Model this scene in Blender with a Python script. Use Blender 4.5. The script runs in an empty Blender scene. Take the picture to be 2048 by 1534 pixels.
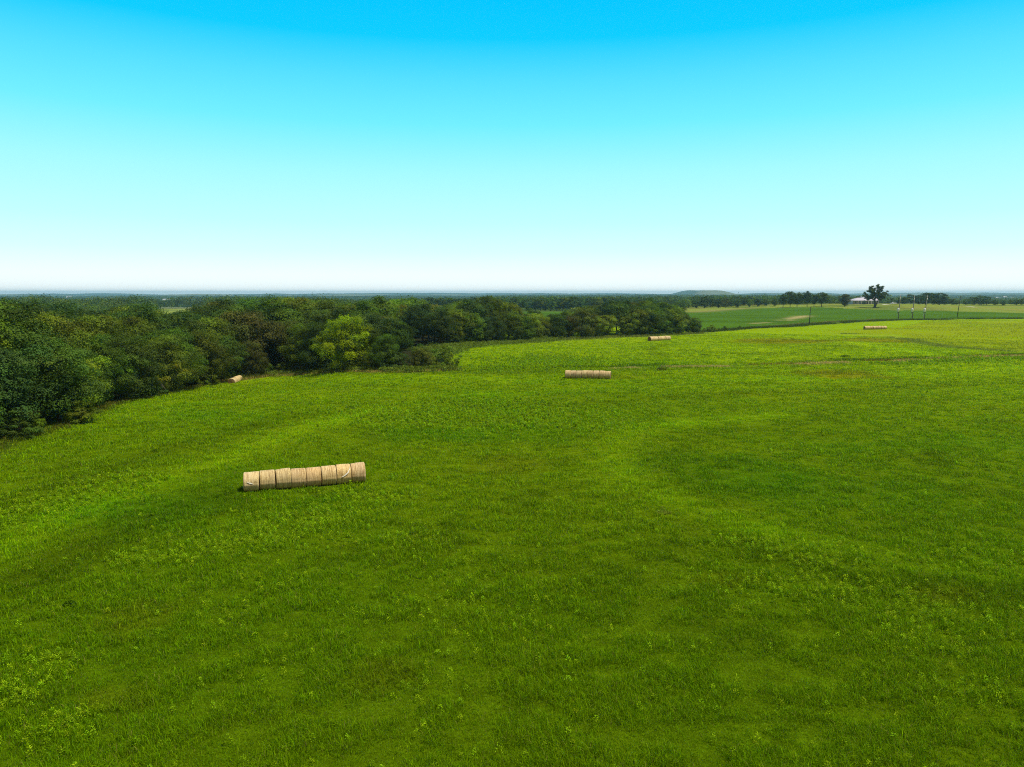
import bpy, math
import numpy as np
from mathutils import Vector

R = math.radians
SC = bpy.context.scene
COL = SC.collection
rng = np.random.default_rng(7)

# ------------------------------------------------------------------ camera, sky, sun
CAM_H, PITCH, FPX = 15.5, R(7.25), 1422.0
cam_d = bpy.data.cameras.new('camera')
cam_d.sensor_width, cam_d.lens = 36.0, 36.0 * FPX / 2048.0
cam_d.clip_start, cam_d.clip_end = 0.5, 60000.0
cam = bpy.data.objects.new('camera', cam_d)
COL.objects.link(cam)
cam.location = (0, 0, CAM_H)
cam.rotation_euler = (R(90) - PITCH, 0, 0)
SC.camera = cam

SUN_EL, SUN_AZ = R(65), R(102)          # azimuth clockwise from +Y (the view direction)
SUN_DIR = Vector((math.sin(SUN_AZ) * math.cos(SUN_EL), math.cos(SUN_AZ) * math.cos(SUN_EL), math.sin(SUN_EL)))
sun_d = bpy.data.lights.new('sun', 'SUN')
sun_d.energy, sun_d.angle, sun_d.color = 5.0, R(6.0), (1.0, 0.91, 0.74)
sun = bpy.data.objects.new('sun', sun_d)
COL.objects.link(sun)
sun.rotation_euler = (-SUN_DIR).to_track_quat('-Z', 'Y').to_euler()
sun.location = SUN_DIR * 200

world = bpy.data.worlds.new('World')
SC.world = world
world.use_nodes = True
nt = world.node_tree
nt.nodes.clear()
w_out = nt.nodes.new('ShaderNodeOutputWorld')
w_bg = nt.nodes.new('ShaderNodeBackground')
w_bg.inputs['Strength'].default_value = 0.10
w_sky = nt.nodes.new('ShaderNodeTexSky')
w_sky.sky_type = 'NISHITA'
w_sky.sun_disc = False
w_sky.sun_elevation, w_sky.sun_rotation = SUN_EL, SUN_AZ
w_tc = nt.nodes.new('ShaderNodeTexCoord')
w_sep = nt.nodes.new('ShaderNodeSeparateXYZ')
nt.links.new(w_tc.outputs['Generated'], w_sep.inputs[0])
w_map = nt.nodes.new('ShaderNodeMapRange')      # sine of the elevation 0..0.5 -> 0..1
w_map.inputs['From Min'].default_value, w_map.inputs['From Max'].default_value = 0.0, 0.5
nt.links.new(w_sep.outputs['Z'], w_map.inputs['Value'])
w_ramp = nt.nodes.new('ShaderNodeValToRGB')
# vivid cyan sky of the day: white at the horizon, deep cyan from twenty degrees up
stops = [(0.0, 1.4, (0.95, 1.06, 1.06)), (0.0, 3.2, (0.71, 1.01, 1.01)), (0.0, 5.4, (0.54, 0.985, 1.0)), (0.0, 9.1, (0.37, 0.93, 1.0)),
         (0.0, 12.7, (0.165, 0.83, 1.0)), (0.0, 15.8, (0.088, 0.71, 1.0)), (0.0, 18.6, (0.004, 0.59, 1.0)), (0.0, 22.0, (0.0, 0.53, 1.0))]
el = w_ramp.color_ramp.elements
el[0].position, el[0].color = 0.0, (1.04, 1.12, 1.10, 1)
el[1].position, el[1].color = 1.0, (0.02, 0.30, 0.80, 1)
for _, deg, c in stops:
    e = el.new(math.sin(R(deg)) / 0.5)
    e.color = (*c, 1)
w_mul = nt.nodes.new('ShaderNodeMixRGB')        # below ~25 degrees the ramp grades the sky, above it the plain sky takes over
w_fac = nt.nodes.new('ShaderNodeMapRange')
w_fac.inputs['From Min'].default_value, w_fac.inputs['From Max'].default_value = 0.40, 0.62
nt.links.new(w_sep.outputs['Z'], w_fac.inputs['Value'])
w_gain = nt.nodes.new('ShaderNodeMixRGB')
w_gain.blend_type = 'MULTIPLY'
w_gain.inputs['Fac'].default_value = 1.0
w_gain.inputs['Color2'].default_value = (10.6, 10.6, 10.6, 1)   # times the 0.10 strength
nt.links.new(w_ramp.outputs['Color'], w_gain.inputs['Color1'])
nt.links.new(w_map.outputs['Result'], w_ramp.inputs['Fac'])
nt.links.new(w_fac.outputs['Result'], w_mul.inputs['Fac'])
# unseen sky at the back: warm white added to cut the cyan fill
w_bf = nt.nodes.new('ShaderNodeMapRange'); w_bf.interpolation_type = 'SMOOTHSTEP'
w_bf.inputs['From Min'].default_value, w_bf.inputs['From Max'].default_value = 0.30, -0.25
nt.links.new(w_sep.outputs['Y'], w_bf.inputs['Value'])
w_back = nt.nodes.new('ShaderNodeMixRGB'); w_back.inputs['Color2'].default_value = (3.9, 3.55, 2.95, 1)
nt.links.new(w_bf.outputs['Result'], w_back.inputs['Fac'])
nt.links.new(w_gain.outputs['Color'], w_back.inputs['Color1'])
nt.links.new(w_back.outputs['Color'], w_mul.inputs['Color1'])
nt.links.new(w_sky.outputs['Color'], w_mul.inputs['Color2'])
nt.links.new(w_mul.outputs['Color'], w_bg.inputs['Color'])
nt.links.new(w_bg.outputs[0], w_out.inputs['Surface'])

SC.view_settings.view_transform = 'Standard'
SC.view_settings.look = 'None'
SC.view_settings.exposure = 0.0
SC.view_settings.gamma = 1.0
SC.cycles.use_denoising = False
SC.cycles.filter_width = 1.05
SC.cycles.max_bounces = 6
SC.cycles.diffuse_bounces = 3
SC.cycles.transmission_bounces = 3
SC.cycles.volume_bounces = 1

# ------------------------------------------------------------------ noise and terrain
def _hash(i, j, seed):
    h = (i.astype(np.int64) * 374761393 + j.astype(np.int64) * 668265263 + seed * 1274126177) & 0xFFFFFFFF
    h = ((h ^ (h >> 13)) * 1274126177) & 0xFFFFFFFF
    h = (h ^ (h >> 16)) & 0xFFFFFFFF
    return h / 4294967295.0

def vnoise(x, y, seed=0):
    x, y = np.asarray(x, float), np.asarray(y, float)
    i, j = np.floor(x), np.floor(y)
    u, v = x - i, y - j
    u, v = u * u * (3 - 2 * u), v * v * (3 - 2 * v)
    a, b = _hash(i, j, seed), _hash(i + 1, j, seed)
    c, d = _hash(i, j + 1, seed), _hash(i + 1, j + 1, seed)
    return (a * (1 - u) + b * u) * (1 - v) + (c * (1 - u) + d * u) * v

def fbm(x, y, scale, seed=0, octaves=4):
    s, a, t = 0.0, 1.0, 0.0
    for k in range(octaves):
        f = 2.03 ** k / scale
        s = s + a * vnoise(x * f + 17.3 * k, y * f - 9.1 * k, seed + k)
        t += a
        a *= 0.5
    return s / t

def sstep(a, b, x):
    t = np.clip((np.asarray(x, float) - a) / (b - a), 0, 1)
    return t * t * (3 - 2 * t)

def terr(x, y):
    x, y = np.asarray(x, float), np.asarray(y, float)
    d = np.hypot(x, y)
    z = (fbm(x, y, 38, 3, 3) - 0.5) * 1.1 * sstep(10, 60, d)
    z = z + (fbm(x, y, 9, 5, 2) - 0.5) * 0.22
    z = z - 3.3 * sstep(-24, -60, x) * sstep(80, 155, y) - 3.0 * sstep(-60, -200, x) * sstep(200, 400, y)
    rise = 5.8 * sstep(50, 340, x) * (1 - 0.25 * sstep(325, 420, x)) * sstep(395, 610, y)
    z = z + rise * (1 - sstep(690, 1050, y))
    z = z + 2.0 * sstep(-150, -420, x) * sstep(380, 700, y) * (1 - sstep(800, 1300, y))
    far = sstep(720, 1900, y)
    z = z - 9.0 * far
    roll = (fbm(x, y, 900, 11, 3) - 0.5) * 16
    z = z + roll * sstep(750, 1500, d)
    # mesa and low ranges on the horizon
    z = z + 44 * sstep(1350, 1500, x) * (1 - sstep(1600, 1830, x)) * sstep(5200, 5600, y) * (1 - sstep(6000, 6900, y))
    z = z + 14 * sstep(5200, 6400, y) * (1 - sstep(7200, 8200, y)) * np.clip(fbm(x, y, 900, 21, 4) - 0.38, 0, 1) * 4.6
    z = z + 14 * sstep(7800, 9200, d) * (1 - sstep(10800, 11900, d)) * np.clip(fbm(x, y, 1700, 31, 4) - 0.36, 0, 1) * 6.5
    return z

def ray(px, py):
    xc, yc = (px - 1024) / FPX, (767 - py) / FPX
    return np.array([xc, math.cos(PITCH) + yc * math.sin(PITCH), -math.sin(PITCH) + yc * math.cos(PITCH)])

_T = np.exp(np.linspace(math.log(12), math.log(11000), 5000))
def G(px, py):
    """Where the line of sight of one pixel of the photograph meets the terrain."""
    d = ray(px, py)
    P = d[None, :] * _T[:, None]
    z = P[:, 2] + CAM_H
    hit = np.nonzero(z < terr(P[:, 0], P[:, 1]))[0]
    k = hit[0] if len(hit) else len(_T) - 1
    return float(P[k, 0]), float(P[k, 1])

def PX(x, y, z):
    """Projection to photograph pixels (used for ordering and labels)."""
    z = z - CAM_H
    dep = y * math.cos(PITCH) - z * math.sin(PITCH)
    up = y * math.sin(PITCH) + z * math.cos(PITCH)
    return 1024 + FPX * x / dep, 767 - FPX * up / dep

def at(px, Y):
    x = (px - 1024) / FPX * Y * math.cos(PITCH)
    for _ in range(3):
        z = float(terr(x, Y))
        x = (px - 1024) / FPX * (Y * math.cos(PITCH) + (CAM_H - z) * math.sin(PITCH))
    return x, Y, float(terr(x, Y))

def seg_dist(x, y, pts):
    x, y = np.asarray(x, float), np.asarray(y, float)
    best = np.full(x.shape, 1e9)
    for (ax, ay), (bx, by) in zip(pts[:-1], pts[1:]):
        dx, dy = bx - ax, by - ay
        t = np.clip(((x - ax) * dx + (y - ay) * dy) / (dx * dx + dy * dy + 1e-9), 0, 1)
        best = np.minimum(best, np.hypot(x - ax - t * dx, y - ay - t * dy))
    return best

def inside(x, y, poly):
    x, y = np.asarray(x, float), np.asarray(y, float)
    r = np.zeros(x.shape, bool)
    n = len(poly)
    for k in range(n):
        (x0, y0), (x1, y1) = poly[k], poly[(k + 1) % n]
        c = ((y0 > y) != (y1 > y)) & (x < (x1 - x0) * (y - y0) / (y1 - y0 + 1e-12) + x0)
        r ^= c
    return r

def blob(x, y, px, py, rx, ry):
    cx, cy = G(px, py)
    n = fbm(x, y, max(rx, ry) * 0.5, 77, 3)
    q = ((x - cx) / rx) ** 2 + ((y - cy) / ry) ** 2
    return np.clip(1.25 - q + (n - 0.5) * 1.6, 0, 1)

# ------------------------------------------------------------------ lines and areas of the place
EDGE = [G(-120, 960), G(0, 888), G(130, 853), G(240, 805), G(350, 782), G(440, 764)]       # foot of the near wood
EDGE2 = [G(440, 764), G(540, 751), G(640, 746), G(760, 744), G(850, 742), G(912, 739)]
HEDGE = [G(880, 700), G(905, 692), G(1000, 688), G(1100, 681), G(1200, 676), G(1300, 672), G(1405, 666)]
DITCH = [G(925, 739), G(1050, 740), G(1200, 737), G(1330, 734), G(1450, 733), G(1600, 729), G(1720, 724), G(1850, 719), G(1960, 714), G(2080, 711)]
FENCE = [G(1400, 664), G(1460, 660), G(1540, 655), G(1620, 650), G(1700, 644), G(1770, 641), G(1850, 640), G(1920, 638), G(2080, 637)]
WEDGE = [G(1680, 668), G(1780, 672), G(1900, 695), G(2000, 702), G(2090, 702)]
MOW = [([G(-40, 1120), G(120, 1035), G(280, 975), G(440, 925), G(600, 860), G(760, 820)], 1.95, 0.38),
       ([G(0, 1010), G(150, 960), G(320, 905), G(480, 860), G(640, 825)], 2.25, -0.20),
       ([G(60, 1160), G(220, 1075), G(360, 1020), G(470, 985)], 2.40, -0.28),
       ([G(1560, 830), G(1400, 842), G(1290, 858), G(1245, 890), G(1235, 930), G(1275, 970), G(1370, 1020), G(1500, 1060)], 2.70, 0.28),
       ([G(1600, 848), G(1450, 862), G(1350, 880), G(1310, 915), G(1330, 950), G(1420, 990)], 3.00, -0.12),
       ([G(1330, 1010), G(1560, 1085), G(1800, 1140), G(2060, 1165)], 2.70, 0.25),
       ([G(1350, 1030), G(1560, 1110), G(1800, 1165), G(2060, 1195)], 2.40, -0.30),
       ([G(980, 790), G(1250, 770), G(1500, 762), G(1800, 748), G(2060, 735)], 3.75, 0.18),
       ([G(1100, 812), G(1350, 795), G(1600, 785), G(1900, 770)], 3.30, -0.18),
       ([G(1350, 700), G(1500, 708), G(1650, 700), G(1720, 690), G(1640, 680), G(1500, 684)], 3.30, -0.15),
       ([G(1690, 683), G(1760, 695), G(1880, 712)], 3.00, 0.31),
       ([G(1330, 690), G(1300, 697), G(1306, 705), G(1330, 712)], 1.95, -0.25),
       ([G(500, 760), G(700, 757), G(900, 752), G(1100, 768)], 2.25, 0.15)]
CROP = FENCE + [G(2100, 627.5), G(2040, 626), G(1900, 623), G(1780, 620.5), G(1690, 617), G(1640, 614.5), at(1560, 585)[:2], at(1480, 600)[:2], at(1385, 560)[:2],
                at(1200, 590)[:2], at(1000, 600)[:2], at(850, 590)[:2], at(840, 420)[:2], at(1000, 400)[:2], at(1200, 380)[:2], at(1330, 340)[:2]]
RANK = [G(1640, 664), G(1700, 661), G(1800, 655), G(1860, 642), G(2100, 640), G(2100, 703), G(2000, 700), G(1900, 691), G(1800, 670)]
WOODPOLY = EDGE + EDGE2 + [G(880, 700), (-16, 330), (-140, 360), (-330, 330), (-330, 60)]

def albedo(x, y):
    """Colours of the grass and crops by place, with shade painted into the near field."""
    x, y = np.asarray(x, float), np.asarray(y, float)
    d = np.hypot(x, y)
    c = np.empty(x.shape + (3,))
    c[...] = (0.092, 0.172, 0.0006)
    def mix(w, col):
        w = np.clip(w, 0, 1)[..., None]
        c[...] = c * (1 - w) + np.array(col) * w
    n1 = fbm(x, y, 22, 41, 4)
    n2 = fbm(x + 200, y, 14, 47, 4)
    n3 = fbm(x, y + 300, 5, 53, 3)
    mix(sstep(0.52, 0.80, n1) * 0.40, (0.070, 0.150, 0.0006))
    mix(sstep(0.50, 0.26, n1) * 0.50, (0.118, 0.186, 0.0008))
    mix(sstep(0.60, 0.74, n2) * 0.28, (0.045, 0.150, 0.001))
    mix(sstep(0.58, 0.8, n3) * 0.40, (0.050, 0.092, 0.0006))
    mix(0.45 * sstep(60, 26, d), (0.060, 0.125, 0.0006))  # near field darkened: shade between the blades put into the colour
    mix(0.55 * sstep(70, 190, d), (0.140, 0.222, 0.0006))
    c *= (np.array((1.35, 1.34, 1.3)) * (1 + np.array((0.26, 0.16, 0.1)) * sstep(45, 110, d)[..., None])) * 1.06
    # bluish clover patches
    for b in ((230, 1020, 7, 5), (640, 1010, 3, 3), (1440, 940, 9, 9), (1640, 980, 10, 6), (1000, 870, 12, 6), (860, 870, 6, 6), (1300, 727, 12, 9), (400, 830, 5, 6)):
        mix(0.30 * blob(x, y, *b), (0.055, 0.200, 0.001))
    # reddish, thin spots
    for b in ((1680, 748, 10, 9), (1020, 930, 4, 4), (860, 1130, 0, 0), (760, 1350, 1.8, 1.6), (240, 1400, 1.6, 1.2), (1890, 1190, 2.4, 1.2), (280, 1240, 2.0, 2.2), (1560, 683, 16, 16), (1760, 680, 18, 14), (1450, 1160, 2, 1), (1230, 754, 7, 4)):
        if b[2]:
            mix((0.18 if b[2] < 8 else 0.62) * blob(x, y, *b), (0.190, 0.150, 0.006))
    for pts, w, k in MOW:
        g = np.exp(-(seg_dist(x, y, pts) / w) ** 2) * (0.5 + fbm(x, y, 5, 61, 2))
        c *= (1 + 0.95 * k * g)[..., None]
    # rake streaks that follow the field
    st = fbm(x * 0.25 + fbm(x, y, 60, 71, 2) * 8, y * 1.0, 5.5, 67, 3)
    c *= (1 + 0.30 * (st - 0.5) * sstep(40, 110, d))[..., None]
    # dry waterway and the dry foot of the woods
    dd = seg_dist(x, y, DITCH)
    mix(0.70 * np.exp(-(dd / 1.3) ** 2) * sstep(0.40, 0.62, fbm(x, y, 9, 81, 3)) * sstep(15, 60, x), (0.42, 0.30, 0.12))
    mix(0.40 * np.exp(-((dd - 4) / 2.6) ** 2) * (y > 120), (0.075, 0.14, 0.002))
    mix(0.75 * np.exp(-((seg_dist(x, y, EDGE2)) / 1.6) ** 2), (0.36, 0.28, 0.07))
    mix(0.35 * np.exp(-(seg_dist(x, y, EDGE) / 1.5) ** 2), (0.12, 0.11, 0.02))
    mix(0.55 * np.exp(-(seg_dist(x, y, HEDGE) / 3.0) ** 2), (0.24, 0.26, 0.06))
    mix(0.4 * np.exp(-(seg_dist(x, y, WEDGE) / 3.5) ** 2), (0.27, 0.29, 0.05))
    mix(0.60 * inside(x, y, RANK) * sstep(0.2, 0.55, fbm(x, y, 14, 85, 3)), (0.235, 0.275, 0.005))
    crop = inside(x, y, CROP)
    rows = 0.70 + 0.6 * fbm(x * 0.35, y, 11, 83, 4)
    c[crop] = np.array((0.062, 0.138, 0.008)) * rows[crop][:, None]
    mix(0.8 * crop * np.exp(-((seg_dist(x, y, [at(1385, 560)[:2], at(1480, 600)[:2]])) / 15) ** 2), (0.27, 0.24, 0.08))
    mix(crop * 0.8 * np.exp(-(seg_dist(x, y, [G(1567, 641), G(1585, 637), G(1614, 631)]) / 5.0) ** 2) * sstep(0.3, 0.55, fbm(x, y, 12, 87, 3)), (0.42, 0.34, 0.15))
    mix(crop * 0.7 * np.exp(-(seg_dist(x, y, [G(1508, 647), G(1535, 645)]) / 3.0) ** 2), (0.32, 0.29, 0.12))
    mix(0.65 * np.exp(-(seg_dist(x, y, FENCE) / 4.5) ** 2), (0.080, 0.105, 0.015))
    past = (~crop) & (y > 455) & (x > 60)
    mix(past * 0.85, (0.190, 0.235, 0.040))
    mix(past * 0.4 * sstep(0.5, 0.65, fbm(x, y, 40, 91, 3)), (0.26, 0.23, 0.06))
    mix(past * 0.5 * sstep(0.55, 0.65, fbm(x + 90, y, 30, 93, 3)), (0.07, 0.11, 0.02))
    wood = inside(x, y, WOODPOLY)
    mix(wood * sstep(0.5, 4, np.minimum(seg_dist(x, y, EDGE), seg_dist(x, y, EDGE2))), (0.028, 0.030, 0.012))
    left = (~wood) & (~crop) & (y > 330) & (x < 60)
    mix(left * 0.9, (0.05, 0.085, 0.02))
    pxs_ = 1024 + FPX * x / np.maximum(y, 1)
    mix(left * (sstep(312, 322, pxs_) - sstep(406, 418, pxs_)) * sstep(420, 470, y) * (0.45 + 0.55 * sstep(0.3, 0.5, fbm(x, y, 60, 99, 2))), (0.25, 0.31, 0.055))
    mix(sstep(850, 1200, y), (0.055, 0.085, 0.03))
    mix(0.7 * sstep(0.56, 0.66, fbm(x, y, 420, 97, 3)) * sstep(1000, 1500, y), (0.20, 0.21, 0.09))
    return c

# ------------------------------------------------------------------ mesh and node helpers
def tag(o, label=None, cat=None, group=None, kind=None):
    if label: o['label'] = label
    if cat: o['category'] = cat
    if group: o['group'] = group
    if kind: o['kind'] = kind
    return o

def build(name, V, F, mat, parent=None, col=None, smooth=False):
    """V (n,3); F (m,3 or 4) array, or a list of faces; one mesh object."""
    me = bpy.data.meshes.new(name)
    V = np.asarray(V, np.float32)
    if isinstance(F, np.ndarray):
        m, k = F.shape
        me.vertices.add(len(V)); me.vertices.foreach_set('co', V.ravel())
        me.loops.add(m * k); me.loops.foreach_set('vertex_index', F.astype(np.int32).ravel())
        me.polygons.add(m)
        me.polygons.foreach_set('loop_start', np.arange(0, m * k, k, dtype=np.int32))
        me.update(calc_edges=True)
    else:
        me.from_pydata([tuple(map(float, v)) for v in V], [], F)
        me.update()
    if col is not None:
        a = me.color_attributes.new('Col', 'FLOAT_COLOR', 'POINT')
        c4 = np.ones((len(V), 4), np.float32)
        c4[:, :3] = col
        a.data.foreach_set('color', c4.ravel())
    me.polygons.foreach_set('use_smooth', np.full(len(me.polygons), smooth))
    if mat: me.materials.append(mat)
    o = bpy.data.objects.new(name, me)
    COL.objects.link(o)
    if parent: o.parent = parent
    return o

def empty(name, loc, rz=0.0, scale=(1, 1, 1)):
    o = bpy.data.objects.new(name, None)
    o.empty_display_size = 0.3
    COL.objects.link(o)
    o.location, o.rotation_euler, o.scale = loc, (0, 0, rz), scale
    return o

def copy_tree(src, kids):
    r = src.copy(); COL.objects.link(r)
    out = []
    for k in kids:
        c = k.copy(); COL.objects.link(c); c.parent = r
        out.append(c)
    return r, out

class MB:
    """Collects boxes, tubes and prisms into one mesh."""
    def __init__(s): s.v, s.f = [], []
    def add(s, v, f):
        n = len(s.v); s.v += [tuple(p) for p in v]; s.f += [tuple(i + n for i in q) for q in f]
    def box(s, x0, x1, y0, y1, z0, z1):
        s.add([(x0, y0, z0), (x1, y0, z0), (x1, y1, z0), (x0, y1, z0), (x0, y0, z1), (x1, y0, z1), (x1, y1, z1), (x0, y1, z1)],
              [(0, 3, 2, 1), (4, 5, 6, 7), (0, 1, 5, 4), (1, 2, 6, 5), (2, 3, 7, 6), (3, 0, 4, 7)])
    def tube(s, pts, rad, n=8):
        pts = [np.array(p, float) for p in pts]
        v = []
        for k, p in enumerate(pts):
            t = pts[min(k + 1, len(pts) - 1)] - pts[max(k - 1, 0)]
            t /= np.linalg.norm(t) + 1e-9
            a = np.cross(t, (0.0, 1.0, 0.0) if abs(t[1]) < 0.9 else (1.0, 0.0, 0.0)); a /= np.linalg.norm(a)
            b = np.cross(t, a)
            for q in range(n):
                g = 2 * math.pi * q / n
                v.append(p + rad[k] * (math.cos(g) * a + math.sin(g) * b))
        f = []
        for k in range(len(pts) - 1):
            for q in range(n):
                f.append((k * n + q, k * n + (q + 1) % n, (k + 1) * n + (q + 1) % n, (k + 1) * n + q))
        f.append(tuple(range(n))[::-1]); f.append(tuple((len(pts) - 1) * n + q for q in range(n)))
        s.add(v, f)
    def build(s, name, mat, parent=None, smooth=False): return build(name, np.array(s.v), s.f, mat, parent, None, smooth)

def mat_new(name):
    m = bpy.data.materials.new(name); m.use_nodes = True
    t = m.node_tree; t.nodes.clear()
    return m, t, (lambda k, **kw: _nd(t, k, kw)), t.links.new

def _nd(t, k, kw):
    n = t.nodes.new(k)
    for a, v in kw.items():
        if a.startswith('i_'):
            key = a[2:]
            n.inputs[int(key) if key.isdigit() else key.replace('_', ' ')].default_value = v
        else: setattr(n, a, v)
    return n

def leafy(name, transl=0.30, rough=0.55, spec=0.25, use_obj=True, sheen=1.0):
    m, t, nd, ln = mat_new(name)
    at_ = nd('ShaderNodeAttribute', attribute_name='Col')
    src = at_.outputs['Color']
    if use_obj:
        oi = nd('ShaderNodeObjectInfo')
        mx = nd('ShaderNodeMixRGB', blend_type='MULTIPLY', i_Fac=1.0)
        ln(src, mx.inputs['Color1']); ln(oi.outputs['Color'], mx.inputs['Color2'])
        src = mx.outputs['Color']
    p = nd('ShaderNodeBsdfPrincipled', i_Roughness=rough)
    p.inputs['Specular IOR Level'].default_value = spec
    ln(src, p.inputs['Base Color'])
    tr = nd('ShaderNodeBsdfTranslucent')
    hs = nd('ShaderNodeMixRGB', blend_type='MULTIPLY', i_Fac=1.0)
    hs.inputs['Color2'].default_value = (1.15, 1.25, 0.6, 1)
    ln(src, hs.inputs['Color1']); ln(hs.outputs['Color'], tr.inputs['Color'])
    ms = nd('ShaderNodeMixShader', i_Fac=transl)
    ln(p.outputs[0], ms.inputs[1]); ln(tr.outputs[0], ms.inputs[2])
    o = nd('ShaderNodeOutputMaterial'); ln(ms.outputs[0], o.inputs['Surface'])
    return m

def plain(name, c, rough=0.7, spec=0.3, noise=0.0, scale=4.0, metal=0.0):
    m, t, nd, ln = mat_new(name)
    p = nd('ShaderNodeBsdfPrincipled', i_Roughness=rough, i_Metallic=metal)
    p.inputs['Specular IOR Level'].default_value = spec
    if noise:
        tc = nd('ShaderNodeTexCoord')
        nz = nd('ShaderNodeTexNoise', i_Scale=scale, i_Detail=6.0)
        ln(tc.outputs['Object'], nz.inputs['Vector'])
        mp = nd('ShaderNodeMapRange'); mp.inputs['To Min'].default_value, mp.inputs['To Max'].default_value = 1 - noise, 1 + noise
        ln(nz.outputs['Fac'], mp.inputs['Value'])
        mx = nd('ShaderNodeVectorMath', operation='SCALE'); mx.inputs[0].default_value = c[:3]
        ln(mp.outputs[0], mx.inputs['Scale']); ln(mx.outputs[0], p.inputs['Base Color'])
    else: p.inputs['Base Color'].default_value = (*c, 1)
    o = nd('ShaderNodeOutputMaterial'); ln(p.outputs[0], o.inputs['Surface'])
    return m

M_LEAF = leafy('tree_leaf', 0.28, 0.6, 0.08)
M_GRASS = leafy('grass_blade', 0.30, 0.7, 0.02, use_obj=False)
M_WEED = leafy('weed_leaf', 0.35, 0.6, 0.06, use_obj=False)
M_BARK = plain('bark', (0.075, 0.060, 0.045), 0.9, 0.1, 0.5, 6.0)

# ground material: the colours by place, broken up by fine procedural noise and relief
m, t, nd, ln = mat_new('ground')
a_ = nd('ShaderNodeAttribute', attribute_name='Col')
tc = nd('ShaderNodeTexCoord')
n_a = nd('ShaderNodeTexNoise', i_Scale=0.9, i_Detail=8.0, i_Roughness=0.65); ln(tc.outputs['Object'], n_a.inputs['Vector'])
n_b = nd('ShaderNodeTexNoise', i_Scale=7.0, i_Detail=5.0, i_Roughness=0.7); ln(tc.outputs['Object'], n_b.inputs['Vector'])
r_a = nd('ShaderNodeMapRange'); r_a.inputs['From Min'].default_value, r_a.inputs['From Max'].default_value = 0.3, 0.7
r_a.inputs['To Min'].default_value, r_a.inputs['To Max'].default_value = 0.62, 1.2; ln(n_a.outputs['Fac'], r_a.inputs['Value'])
r_b = nd('ShaderNodeMapRange'); r_b.inputs['From Min'].default_value, r_b.inputs['From Max'].default_value = 0.3, 0.7
r_b.inputs['To Min'].default_value, r_b.inputs['To Max'].default_value = 0.65, 1.2; ln(n_b.outputs['Fac'], r_b.inputs['Value'])
mu = nd('ShaderNodeMath', operation='MULTIPLY'); ln(r_a.outputs[0], mu.inputs[0]); ln(r_b.outputs[0], mu.inputs[1])
vs = nd('ShaderNodeVectorMath', operation='SCALE'); ln(a_.outputs['Color'], vs.inputs[0]); ln(mu.outputs[0], vs.inputs['Scale'])
bp = nd('ShaderNodeBump', i_Strength=0.7, i_Distance=0.25); ln(n_b.outputs['Fac'], bp.inputs['Height'])
pr = nd('ShaderNodeBsdfPrincipled', i_Roughness=0.95); pr.inputs['Specular IOR Level'].default_value = 0.0
ln(vs.outputs[0], pr.inputs['Base Color']); ln(bp.outputs[0], pr.inputs['Normal'])
oo = nd('ShaderNodeOutputMaterial'); ln(pr.outputs[0], oo.inputs['Surface'])
M_GROUND = m

# ------------------------------------------------------------------ ground sheet
def build_ground():
    rad = np.concatenate([[0.02, 1.5, 4.0, 7.0, 10.0], np.exp(np.linspace(math.log(14), math.log(11900), 620))])
    ang = np.concatenate([np.linspace(-46, 46, 700), np.linspace(50, 310, 66)])
    ang = np.radians(ang)
    A, Rr = np.meshgrid(ang, rad)
    X, Y = Rr * np.sin(A), Rr * np.cos(A)
    V = np.stack([X, Y, terr(X, Y)], -1).reshape(-1, 3)
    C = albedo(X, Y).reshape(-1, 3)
    # brown thatch and soil show between the modelled blades of the near field
    D_ = np.hypot(V[:, 0], V[:, 1])
    th_ = (0.62 * sstep(210, 60, D_) * ~inside(V[:, 0], V[:, 1], WOODPOLY))[:, None]
    C = C * (1 - th_) + (C * 0.40 + np.array((0.012, 0.012, 0.002))) * th_
    na, nr = len(ang), len(rad)
    i = np.arange(nr - 1)[:, None] * na
    j = np.arange(na)[None, :]
    j2 = (j + 1) % na
    F = np.stack([i + j, i + na + j, i + na + j2, i + j2], -1).reshape(-1, 4)[:, ::-1]
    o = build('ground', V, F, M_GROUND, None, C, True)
    # close the small hole straight under the viewpoint
    bm_v = len(o.data.vertices)
    tag(o, kind='structure')
    return o
build_ground()

# ------------------------------------------------------------------ blades and leaves as arrays
def in_trees(x, y):
    return inside(x, y, WOODPOLY)

def blades(x, y, h, w, lean, col, name, label, cat, per=1, mat=M_GRASS, curve=0.5):
    n = len(x)
    z = terr(x, y)
    a = rng.uniform(0, 2 * math.pi, n)
    dx, dy = np.cos(a), np.sin(a)
    b = a + rng.normal(0, 0.5, n) + math.pi / 2
    lx, ly = np.cos(b) * lean * h, np.sin(b) * lean * h
    V = np.empty((n, 5, 3), np.float32)
    base = np.stack([x, y, z - 0.02], -1)
    wd = np.stack([dx, dy, np.zeros(n)], -1) * (w / 2)[:, None]
    mid = base + np.stack([lx * (1 - curve) * 0.6, ly * (1 - curve) * 0.6, h * 0.62], -1)
    tip = base + np.stack([lx, ly, h * np.sqrt(np.clip(1 - 0.35 * lean ** 2, 0.25, 1))], -1)
    V[:, 0], V[:, 1] = base - wd, base + wd
    V[:, 2], V[:, 3] = mid + wd * 0.8, mid - wd * 0.8
    V[:, 4] = tip
    k = np.arange(n)[:, None] * 5
    T = np.concatenate([k + [0, 1, 2], k + [0, 2, 3], k + [3, 2, 4]], 0)
    return V.reshape(-1, 3), T, np.repeat(col, 5, axis=0)

def near_bale(x, y):
    r = np.zeros(len(x), bool)
    for (bx, by, ux, uy, L) in BALE_ROWS:
        s = (x - bx) * ux + (y - by) * uy
        q = -(x - bx) * uy + (y - by) * ux
        r |= (s > -0.75) & (s < L + 0.75) & (np.abs(q) < 0.42)
    return r

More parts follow.
